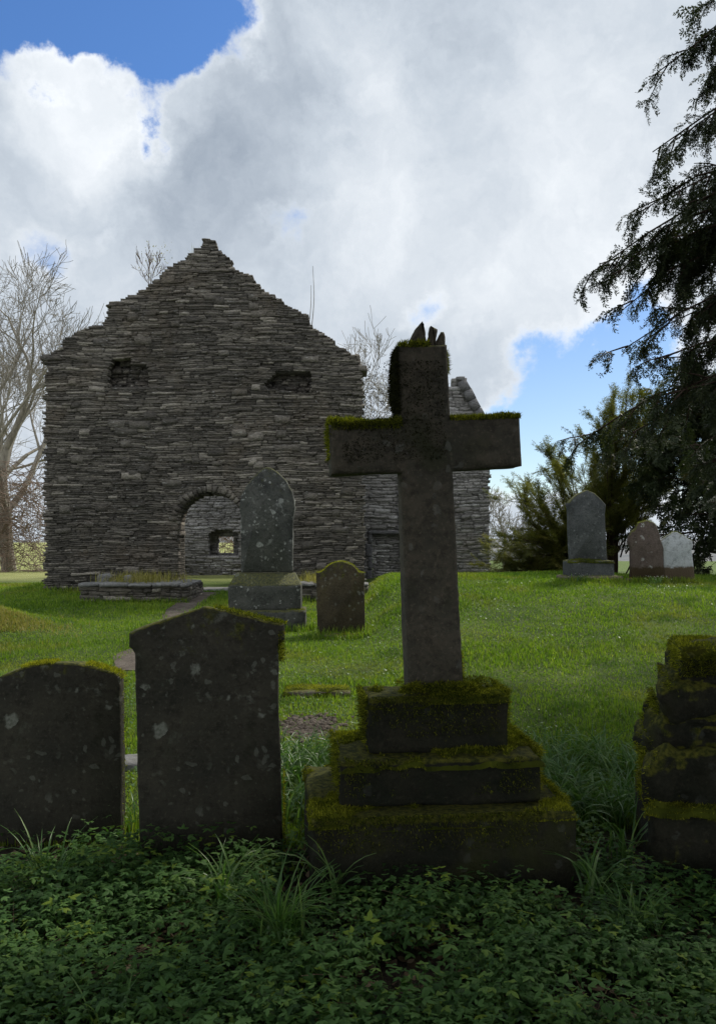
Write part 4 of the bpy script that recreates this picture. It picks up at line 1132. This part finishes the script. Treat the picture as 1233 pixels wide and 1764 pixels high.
# ------------------------------------------------------------------ ground cover: compound leaves
def compound(seed):
    r = np.random.default_rng(seed); V, Fc = [], []
    hgt = 1.0
    st = np.array([[-.012, 0, 0], [.012, 0, 0], [.008, .05, hgt], [-.008, .05, hgt]]); V.append(st); Fc.append(np.array([[0, 1, 2], [0, 2, 3]])); nn2 = 4
    for (az, off) in ((0, .80), (1.75, .62), (-1.75, .62)):
        c0 = np.array([0, .05, hgt]); d = np.array([math.sin(az), math.cos(az), 0]); tip = c0 + d * off + [0, 0, r.uniform(-.10, .06)]
        for (la, sc_) in ((0, .62), (1.15, .48), (-1.15, .48)):
            a = az + la + r.normal(0, .15); tl_ = r.uniform(-.35, .15)
            Rm = rotz(np.array([-a]))[0] @ rotx(np.array([tl_]))[0]
            V.append((LEAF_V * np.array([.72, 1, 1.3]) * sc_ * 1.2 * r.uniform(.85, 1.15)) @ Rm.T + tip); Fc.append(LEAF_F + nn2); nn2 += 8
    return np.concatenate(V), np.concatenate(Fc)


mb = MB(); KS = 4100; LPS = 5; K = KS * LPS
sy = 1.85 + 2.4 * rng.random(KS) ** 1.1; sx = (rng.random(KS) - .5) * (sy * 1.06 + 2.2); sh = rng.uniform(.035, .165, KS)
az_ = np.repeat(rng.uniform(0, 6.28, KS), LPS) + np.tile(np.arange(LPS) * 6.28 / LPS, KS) + rng.normal(0, .35, K)
ro = rng.uniform(.008, .065, K); x = np.repeat(sx, LPS) + np.cos(az_) * ro; y = np.repeat(sy, LPS) + np.sin(az_) * ro
cl_ = NZ(np.stack([x, y, x * 0 + 9], 1), 2.0)
gaps = [(665, 1660, .14, .15), (1000, 1575, .09, .15), (755, 1625, .12, .09), (990, 1680, .11, .10), (560, 1700, .06, .1), (1060, 1670, .11, .11), (230, 1615, .13, .10), (690, 1640, .08, .1), (425, 1608, .06, .06)]
dn_ = np.zeros(K)
for (px, py, sx, sy) in gaps:
    Yg = 1.5 * F / (py - HY); dn_ += np.exp(-(((x - wx(px, Yg)) / sx) ** 2 + ((y - Yg) / sy) ** 2))
keep = (cl_ > -.75 + .5 * rng.random(K)) & (dn_ < .35 + .3 * rng.random(K)) & ~in_stone(x, y) & (y < 3.7 + .5 * rng.random(K))
x, y, cl_, az_, sh = x[keep], y[keep], cl_[keep], az_[keep], np.repeat(sh, LPS)[keep]; K = len(x)
hh = sh * rng.uniform(.45, 1.15, K) * (1 + .35 * np.clip(cl_, -1, 1)) * (1 + .22 * sstep(2.9, 3.4, y)); sz = np.clip(rng.lognormal(-3.14, .22, K), .026, .070)
tl = [compound(s_) for s_ in range(8)]; which = rng.integers(0, 8, K)
for q in range(8):
    s_ = which == q; kk = s_.sum()
    S = np.zeros((kk, 3, 3)); S[:, 0, 0] = S[:, 1, 1] = S[:, 2, 2] = 1
    Mx = rotz(az_[s_] - 1.571) @ rotx(rng.normal(-.22, .33, kk))
    tv = tl[q][0].copy()
    # leaf blade size is independent of stalk height
    Vt = np.repeat(tv[None], kk, 0); Vt[:, :, 2] = np.where(tv[None, :, 2] > .5, (tv[None, :, 2] - 1) * sz[s_][:, None] + hh[s_][:, None], tv[None, :, 2] * hh[s_][:, None])
    Vt[:, :, :2] *= sz[s_][:, None, None]
    W = np.einsum('kij,knj->kni', Mx, Vt) + np.stack([x[s_], y[s_], gh(x[s_], y[s_]) - .003], 1)[:, None, :]
    f = (tl[q][1][None] + (np.arange(kk) * len(tv))[:, None, None]).reshape(-1, 3)
    vb = np.clip(rng.normal(.42, .2, kk) + (rng.random(kk) < .05) * .5, 0, 1)
    mb.add(W.reshape(-1, 3), f, np.repeat(vb, len(tl[q][1])))
tag(mb.build('ground_cover', M['elder']), 'carpet of dark green compound leaves across the foreground', 'ground cover', kind='stuff')
mb = MB(); K = 3800; y = 1.9 + 2.3 * rng.random(K); x = (rng.random(K) - .5) * (y * 1.05 + 2.0)
P = np.stack([x, y, gh(x, y) + rng.uniform(.002, .02, K)], 1); Mx = rotz(rng.uniform(0, 6.28, K)) @ rotx(rng.normal(0, .45, K)) * rng.uniform(.025, .06, K)[:, None, None]
scatter(mb, LEAF_V * [1.3, 1, 1.5], LEAF_F, Mx, P, rng.random(K) ** 1.4)
K = 260
for _ in range(K):
    yy_ = rng.uniform(1.9, 4); xx_ = rng.uniform(-.5, .5) * (yy_ + .4); a = rng.uniform(0, 6.28); L = rng.uniform(.04, .16); zz_ = g1(xx_, yy_) + rng.uniform(.005, .03)
    tube(mb, [(xx_, yy_, zz_), (xx_ + L * .5 * math.cos(a), yy_ + L * .5 * math.sin(a), zz_ + rng.uniform(-.005, .015)), (xx_ + L * math.cos(a + .3), yy_ + L * math.sin(a + .3), zz_)], [.0028, .0025, .0018], 4)
for _ in range(70):
    yy_ = rng.uniform(2.1, 3.6); xx_ = rng.uniform(-.5, .5) * (yy_ + .3); a = rng.uniform(0, 6.28); L = rng.uniform(.08, .26); zz_ = g1(xx_, yy_); t_ = np.linspace(0, 1, 5)[:, None]
    tube(mb, np.array([xx_, yy_, zz_ + .03]) + t_ * L * np.array([math.cos(a), math.sin(a), rng.uniform(.1, .7)]) - t_ ** 2 * np.array([0, 0, .05]), np.linspace(.0026, .0012, 5), 4)
tag(mb.build('leaf_litter', M['litter']), 'brown dead leaves and twigs on the soil between the plants', 'leaf litter', kind='stuff')


# ------------------------------------------------------------------ bare trees
def bare_tree(x, y, H, r0, label, seed, lev=6, lean=(0, 0), limbs=(2, 3), spread=.42, group=None, minr=.012, zoff=0, first=.26, mt='bark', ratio=.72):
    global rng, rnd
    keep_ = rng, rnd; rng = np.random.default_rng(seed); rnd = random.Random(seed)
    t = empty('bare_tree', (x, y, g1(x, y) + zoff), label, 'tree', group)
    mb, tw = MB(), MB()
    grow(mb, (0, 0, -.2), (lean[0], lean[1], 1), H * first, r0, lev, spread, tw, 7, .07, .24, limbs, ratio, minr)
    mb.build('trunk', M[mt], t); tw.build('crown', M[mt if mt != 'bark' else 'bark'], t); rng, rnd = keep_
    return t


bare_tree(wx(18, 28), 28, 13.0, .27, 'large leafless grey tree left of the ruined church', 5, 6, (.03, 0), (2, 3), .46, minr=.0075, first=.35, ratio=.72)
bare_tree(wx(-40, 31), 31, 14.0, .30, 'second leafless tree at the very left edge, mostly out of frame', 14, 6, (.06, 0), (2, 3), .46, minr=.008, first=.34, ratio=.72)
bare_tree(wx(655, 44), 44, 14.6, .24, 'leafless tree behind the church seen between gable and cross', 21, 6, (0, 0), (2, 3), .46, minr=.012, first=.35, ratio=.71)
bare_tree(wx(595, 50), 50, 16, .24, 'leafless tree directly behind the right slope of the gable', 23, 6, (0, 0), (2, 3), .46, minr=.013, first=.35, ratio=.71)
bare_tree(wx(868, 70), 70, 9.5, .18, 'small distant leafless tree right of the church wing', 33, 5, (0, 0), (2, 4), .55, minr=.018, first=.30, zoff=1.2)


def thicket(X0, Y0, cnt, label):
  t = empty('thicket', (X0, Y0, g1(X0, Y0)), label, 'shrub')
  mb = MB()
  for _ in range(cnt):
    x = rng.uniform(-1.1, 1.1) + .1; y = rng.uniform(-.9, .9); z0 = rng.uniform(.0, 3.2); a = rng.uniform(0, 6.28); L = rng.uniform(.8, 2.4)
    s_ = np.linspace(0, 1, 7); az = a + np.cumsum(rng.normal(0, .35, 7)); el = rng.uniform(-.1, 1.2) - s_ * rng.uniform(.8, 2.4)
    d = np.stack([np.cos(az) * np.cos(el), np.sin(az) * np.cos(el), np.sin(el)], 1) * L / 6
    p = np.array([x, y, z0]) + np.cumsum(d, 0); p[:, 2] = np.maximum(p[:, 2], .02)
    tube(mb, p, np.linspace(.013, .006, 7), 3)
  mb.build('stems', M['twig'], t)


thicket(wx(20, 26.5), 26.5, 620, 'tangled brown leafless thicket beneath the bare trees at left')
thicket(wx(388, 29), 29, 420, 'brown leafless thicket seen through the little window of the rear wall')


# ------------------------------------------------------------------ yews
def needle_spray(seed, L=.55, droop=.9, n_tw=15, leaf=.030, wd=.010):
    """a yew spray: curved shoot with side shoots in a rough plane, each set with flat needles. +Y is outward"""
    r = np.random.default_rng(seed); V = []
    def shoot(p, d, L, dr, n_):
        pts = [p]; dd = d.copy()
        for _ in range(n_):
            dd = dd + np.array([0, 0, -dr / n_]) + r.normal(0, .07, 3); dd /= np.linalg.norm(dd); pts.append(pts[-1] + dd * L / n_)
        return np.array(pts)
    def dress(pts, gap):
        seg = np.diff(pts, axis=0); ln = np.linalg.norm(seg, axis=1); tot = ln.sum(); k = max(3, int(tot / gap))
        for q in range(k):
            t_ = q / k * tot; i = min(len(seg) - 1, int(np.searchsorted(np.cumsum(ln), t_))); base = pts[i] + seg[i] * r.random(); ax = seg[i] / ln[i]
            sdv = np.cross(ax, [0, 0, 1.]) + r.normal(0, .35, 3); sdv /= np.linalg.norm(sdv); sg = 1 if q % 2 else -1
            d = ax * .75 + sdv * sg * .75; d /= np.linalg.norm(d); wv = np.cross(d, [0, 0, 1.]) + r.normal(0, .3, 3); wv /= np.linalg.norm(wv)
            l_ = leaf * r.uniform(.7, 1.25); w2 = wd * r.uniform(.7, 1.2)
            V.append([base - wv * w2 * .3, base + d * l_ * .5 - wv * w2 * .5, base + d * l_, base + d * l_ * .5 + wv * w2 * .5])
    main = shoot(np.zeros(3), np.array([0, 1., .12]), L, droop, 8); dress(main, .016)
    for q in range(n_tw):
        t_ = (q + .5) / n_tw; i = int(t_ * 7); base = main[i] + (main[i + 1] - main[i]) * r.random(); sg = 1 if q % 2 else -1
        ax = main[i + 1] - main[i]; ax /= np.linalg.norm(ax)
        d = ax * .65 + np.array([sg * .8, 0, 0]) + r.normal(0, .22, 3); d /= np.linalg.norm(d)
        dress(shoot(base, d, L * r.uniform(.22, .5) * (1 - .5 * t_), droop * .9, 4), .016)
    V = np.array(V).reshape(-1, 3)
    return V, np.arange(len(V)).reshape(-1, 4)


def bough(trk, mb, L_, r0, temps, nsec, seclen, per_m, size, down, secdown, side=1.0, t0=.35, fwd=.8):
    """a limb with side boughs, each hung with sprays"""
    tube(trk, L_, np.linspace(r0, .006, len(L_)), 5)
    tot = np.linalg.norm(np.diff(L_, axis=0), axis=1).sum()
    for q in range(nsec):
        t_ = t0 + (1 - t0) * (q + rng.random()) / nsec; f = t_ * (len(L_) - 1); i = min(len(L_) - 2, int(f)); b_ = L_[i] + (L_[i + 1] - L_[i]) * (f - i)
        ax = L_[i + 1] - L_[i]; ax = ax / np.linalg.norm(ax)
        d = ax * rng.uniform(.4, 1) + rng.normal(0, .55 * side, 3) + np.array([0, 0, -secdown]); d /= np.linalg.norm(d)
        ln = seclen * rng.uniform(.5, 1.2) * (1.15 - .6 * t_)
        S_ = limb(b_, b_ + d * ln, .10, 0, 6, .10); tube(trk, S_, np.linspace(r0 * .3, .004, 6), 4)
        sprays_on(mb, S_, None, per_m, temps, size, down, side, .1, fwd)
    sprays_on(mb, L_, None, per_m * .5, temps, size, down, side, t0, fwd)


def sprays_on(mb, pts, rads_along, per_m, temps, size=(.7, 1.2), down=.5, side=1.0, t0=.25, fwd=.7):
    """hang sprays along a limb polyline"""
    pts = np.asarray(pts); seg = np.diff(pts, axis=0); ln = np.linalg.norm(seg, axis=1); tot = ln.sum(); K = int(tot * (1 - t0) * per_m) + 1
    tt = t0 + (1 - t0) * np.sqrt(rng.random(K) * .999 + .001); cum = np.concatenate([[0], np.cumsum(ln)]) / tot
    i = np.clip(np.searchsorted(cum, tt) - 1, 0, len(seg) - 1); base = pts[i] + seg[i] * ((tt - cum[i]) / np.maximum(ln[i] / tot, 1e-6))[:, None]
    ax = seg[i] / ln[i][:, None]
    d = ax * fwd + rng.normal(0, side * .6, (K, 3)) + np.array([0, 0, -down]) * rng.uniform(.2, 1.2, (K, 1))
    d /= np.linalg.norm(d, axis=1, keepdims=True)
    which = rng.integers(0, len(temps), K); sc_ = rng.uniform(*size, K) * (1.1 - .35 * tt)
    cb = np.clip(rng.normal(.4, .16, K), 0, 1)
    for q in range(len(temps)):
        s_ = which == q
        if not s_.any(): continue
        fr = frames(d[s_], rng.normal(0, .5, s_.sum())) * sc_[s_][:, None, None]
        tv, tf = temps[q]
        vr = np.clip(cb[s_][:, None] + rng.normal(0, .13, (s_.sum(), len(tf))), 0, 1)
        scatter(mb, tv, tf, fr, base[s_], vr)


def limb(p0, p1, sag=.1, lift=.0, n_=9, wob=.05):
    p0, p1 = np.array(p0, float), np.array(p1, float); t_ = np.linspace(0, 1, n_)[:, None]; L = np.linalg.norm(p1 - p0)
    p = p0 + (p1 - p0) * t_ + np.array([0, 0, 1.]) * (4 * lift * t_ * (1 - t_) - sag * t_ ** 2.5 * 1.0 + sag * t_) * L
    w_ = np.cumsum(rng.normal(0, wob * L / n_, (n_, 3)), 0); w_ = w_ - t_ * w_[-1]
    return p + w_


TEMP = [needle_spray(s_, .42, 1.0, 12, .050, .021) for s_ in range(6)]
TEMPD = [needle_spray(s_ + 20, .60, .8, 12, .085, .034) for s_ in range(5)]
TEMPU = [needle_spray(s_ + 40, .6, .15, 12, .055, .019) for s_ in range(5)]
TEMPB = [needle_spray(s_ + 70, 1.0, .7, 12, .11, .045) for s_ in range(4)]     # coarse, for the canopy above and behind the viewer

TX, TYY = 6.6, 6.4
yew = empty('yew_tree', (TX, TYY, g1(TX, TYY)), 'large dark yew whose drooping branches hang in from the right edge of the photo', 'tree')
YI = Matrix.Translation(-Vector(yew.location))
tr_, cr_ = MB(), MB()
tz_ = np.linspace(-.2, 13.5, 14); tube(tr_, np.stack([TX + .25 * np.sin(tz_ * .5), TYY + .2 * np.cos(tz_ * .6), g1(TX, TYY) + tz_], 1), np.interp(tz_, [-.2, 1, 13.5], [.75, .5, .06]), 12)
# limbs that come into the picture: (tip px, tip py, depth, root height)
tips = [(1190, 70, 8.2, 7.6), (1205, 5, 8.2, 8.4), (1106, 132, 8.3, 7.2), (1215, 120, 8.8, 7.6), 
        (1107, 262, 8.3, 6.2), (1140, 246, 8.6, 6.4), (1140, 335, 8.0, 5.8), (1082, 368, 8.3, 5.6), (1150, 400, 8.6, 5.3), (1130, 425, 8.0, 5.0), (1195, 330, 8.8, 5.8), (1215, 400, 8.3, 5.4),
        (1002, 470, 8.3, 4.9), (1015, 455, 8.6, 4.9), (1040, 480, 8.2, 4.8), (1085, 470, 8.4, 4.7), (1120, 490, 8.6, 4.6), (1160, 470, 8.3, 4.8), (1060, 530, 8.3, 4.4), (1130, 560, 8.6, 4.2), (1180, 540, 8.2, 4.2), (1215, 500, 8.8, 4.5),
        (1060, 600, 8.4, 4.0), (1110, 620, 8.2, 3.8), (1160, 620, 8.6, 3.7), (1205, 600, 8.3, 3.9), (1095, 690, 8.3, 3.5), (1130, 680, 8.0, 3.4), (1180, 680, 8.6, 3.4), (1215, 690, 8.2, 3.4),
        (978, 766, 9.2, 3.2), (1010, 780, 9.4, 3.1),  (1200, 760, 9.0, 2.9), (1215, 830, 9.3, 2.5), (1225, 560, 9.2, 4.2), (1230, 640, 9, 3.8), (1228, 330, 8.6, 5.7)]
for (px, py, Yd, rh) in tips:
    px += 16
    tip = (wx(px, Yd), Yd, wz(py, Yd)); root = (TX + rng.normal(0, .1), TYY + .3, rh + .15)
    L_ = limb(root, tip, sag=rng.uniform(.05, .22), lift=rng.uniform(.0, .08), wob=.16)
    bough(tr_, cr_, L_, .035, TEMP, 13, .62, 19, (.45, .85), .8, .30, .7, .46, .8)
lb = np.array([(0, 1195), (60, 1190), (130, 1125), (190, 1200), (225, 1235), (255, 1140), (370, 1100), (430, 1140), (465, 1020), (500, 1020), (600, 1065), (690, 1105), (740, 1120), (760, 1010), (800, 1040), (850, 1150), (900, 1200)])
for _ in range(22):
    py = rng.choice([rng.uniform(0, 150), rng.uniform(320, 410), rng.uniform(500, 610), rng.uniform(780, 900)]); px = rng.uniform(np.interp(py, lb[:, 0], lb[:, 1]) + 75, 1300); Yd = rng.uniform(8, 9.6)
    tip = (wx(px, Yd), Yd, wz(py, Yd)); L_ = limb((TX + rng.normal(0, .1), TYY + .3, tip[2] + rng.uniform(.1, .9)), tip, sag=rng.uniform(.05, .25), lift=rng.uniform(0, .08), wob=.16)
    bough(tr_, cr_, L_, .03, TEMP, 9, .6, 15, (.45, .85), .8, .35, .7, .42, .8)
# crown above the frame and spreading over the foreground
for _ in range(46):
    a = rng.uniform(0, 6.28); rh = rng.uniform(7.5, 13); rr = rng.uniform(2, 4.6) * (1.25 - rh / 16)
    tip = np.array([TX + math.cos(a) * rr, TYY + math.sin(a) * rr, rh + rng.uniform(-.8, .6)])
    lim = 1.6 + .74 * tip[1] + 1.4
    if tip[0] < .50 * tip[1] + 1.2 and tip[2] < lim: tip[2] = lim + .3
    L_ = limb((TX, TYY, rh), tip, .1); tube(tr_, L_, np.linspace(.07, .012, len(L_)), 5); sprays_on(cr_, L_, None, 6, TEMPB, (.8, 1.3), .4, 1.0, .2)
for _ in range(84):
    tip = np.array([rng.uniform(-7.5, 6), rng.uniform(-7.5, 2.4), rng.uniform(3.6, 6.4)])
    tip[2] = max(tip[2], 1.6 + .74 * max(tip[1], 0) + 1.7)
    L_ = limb((TX - .2, TYY - .2, rng.uniform(4.5, 7.5)), tip, .12, .05, 10); L_[:, 2] = np.maximum(L_[:, 2], 1.6 + .74 * np.maximum(L_[:, 1], 0) + 1.5 * (L_[:, 0] < .5 * L_[:, 1] + 1.4))
    tube(tr_, L_, np.linspace(.09, .012, len(L_)), 5); sprays_on(cr_, L_, None, 3.4, TEMPB, (.9, 1.4), .15, 1.3, .3)
for mbx, nm, mt in ((tr_, 'trunk', 'yewbark'), (cr_, 'crown', 'yew')):
    o = mbx.build(nm, M[mt], yew); o.matrix_parent_inverse = YI

# dark yew mass behind the white headstone
DX, DY_ = 8.7, 17.0
yb = empty('yew_tree', (DX, DY_, g1(DX, DY_)), 'dense dark yew behind the white and brown headstones at right', 'tree')
tr_, cr_ = MB(), MB()
tz_ = np.linspace(-.2, 4.6, 8); tube(tr_, np.stack([.1 * np.sin(tz_), .1 * np.cos(tz_), tz_], 1), np.linspace(.5, .08, 8), 9)
for _ in range(95):
    a = rng.uniform(0, 6.28); el = rng.uniform(-.35, 1.3); rr = rng.uniform(1.6, 3.3)
    h0 = rng.uniform(.4, 3.2); tip = np.array([math.cos(a) * math.cos(el) * rr, math.sin(a) * math.cos(el) * rr * .8, max(.15, h0 + math.sin(el) * rr * .6)])
    bough(tr_, cr_, limb((0, 0, h0), tip, .12, 0, 9, .1), .04, TEMPD, 6, .9, 7, (.7, 1.2), .35, .1, 1.0, .3)
tr_.build('trunk', M['yewbark'], yb); cr_.build('crown', M['yew'], yb)

# olive spreading yew with upswept boughs
OX, OY = wx(1050, 18.5), 18.5
yo = empty('yew_tree', (OX, OY, g1(OX, OY)), 'spreading olive green yew with upswept boughs behind the tallest grey headstone', 'tree')
gz0 = g1(OX, OY); tr_, cr_ = MB(), MB()
tz_ = np.linspace(-.2, 2.2, 6); tube(tr_, np.stack([.05 * np.sin(tz_ * 2), tz_ * 0, tz_], 1), np.linspace(.2, .05, 6), 8)
otips = [(886, 848), (900, 880), (918, 845), (945, 782), (930, 870), (960, 800), (955, 850), (985, 830), (1040, 728), (1050, 715), (1070, 705), (1090, 690), (1105, 700), (1125, 715), (1080, 740), (1030, 735), (1055, 700), (1078, 685), (1115, 690), (1065, 730), (1045, 745), (1020, 760), (1000, 800), (1060, 780),
         (868, 945), (855, 965), (880, 930), (905, 930), (920, 955), (875, 985), (900, 990), (945, 930), (960, 960), (940, 985), (985, 900), (1010, 860), (1150, 740), (1170, 760), (1120, 780), (1140, 820), (1030, 900), (1090, 850), (975, 985), (860, 985)]
for (px, py) in otips:
    Yd = OY + rng.uniform(-1.2, 1.0); tip = np.array([wx(px, Yd) - OX, Yd - OY, wz(py, Yd) - gz0]); rt = np.array([tip[0] * rng.uniform(.02, .35), rng.uniform(-.3, .3), rng.uniform(.0, .6)])
    bough(tr_, cr_, limb(rt, tip, -.2 if py < 900 else .05, 0, 9, .10), .020, TEMPU, 11, .85, 13, (.5, .95), -.12, -.10, .5, .18, 1.5)
tr_.build('trunk', M['yewbark'], yo); cr_.build('crown', M['yewo'], yo)
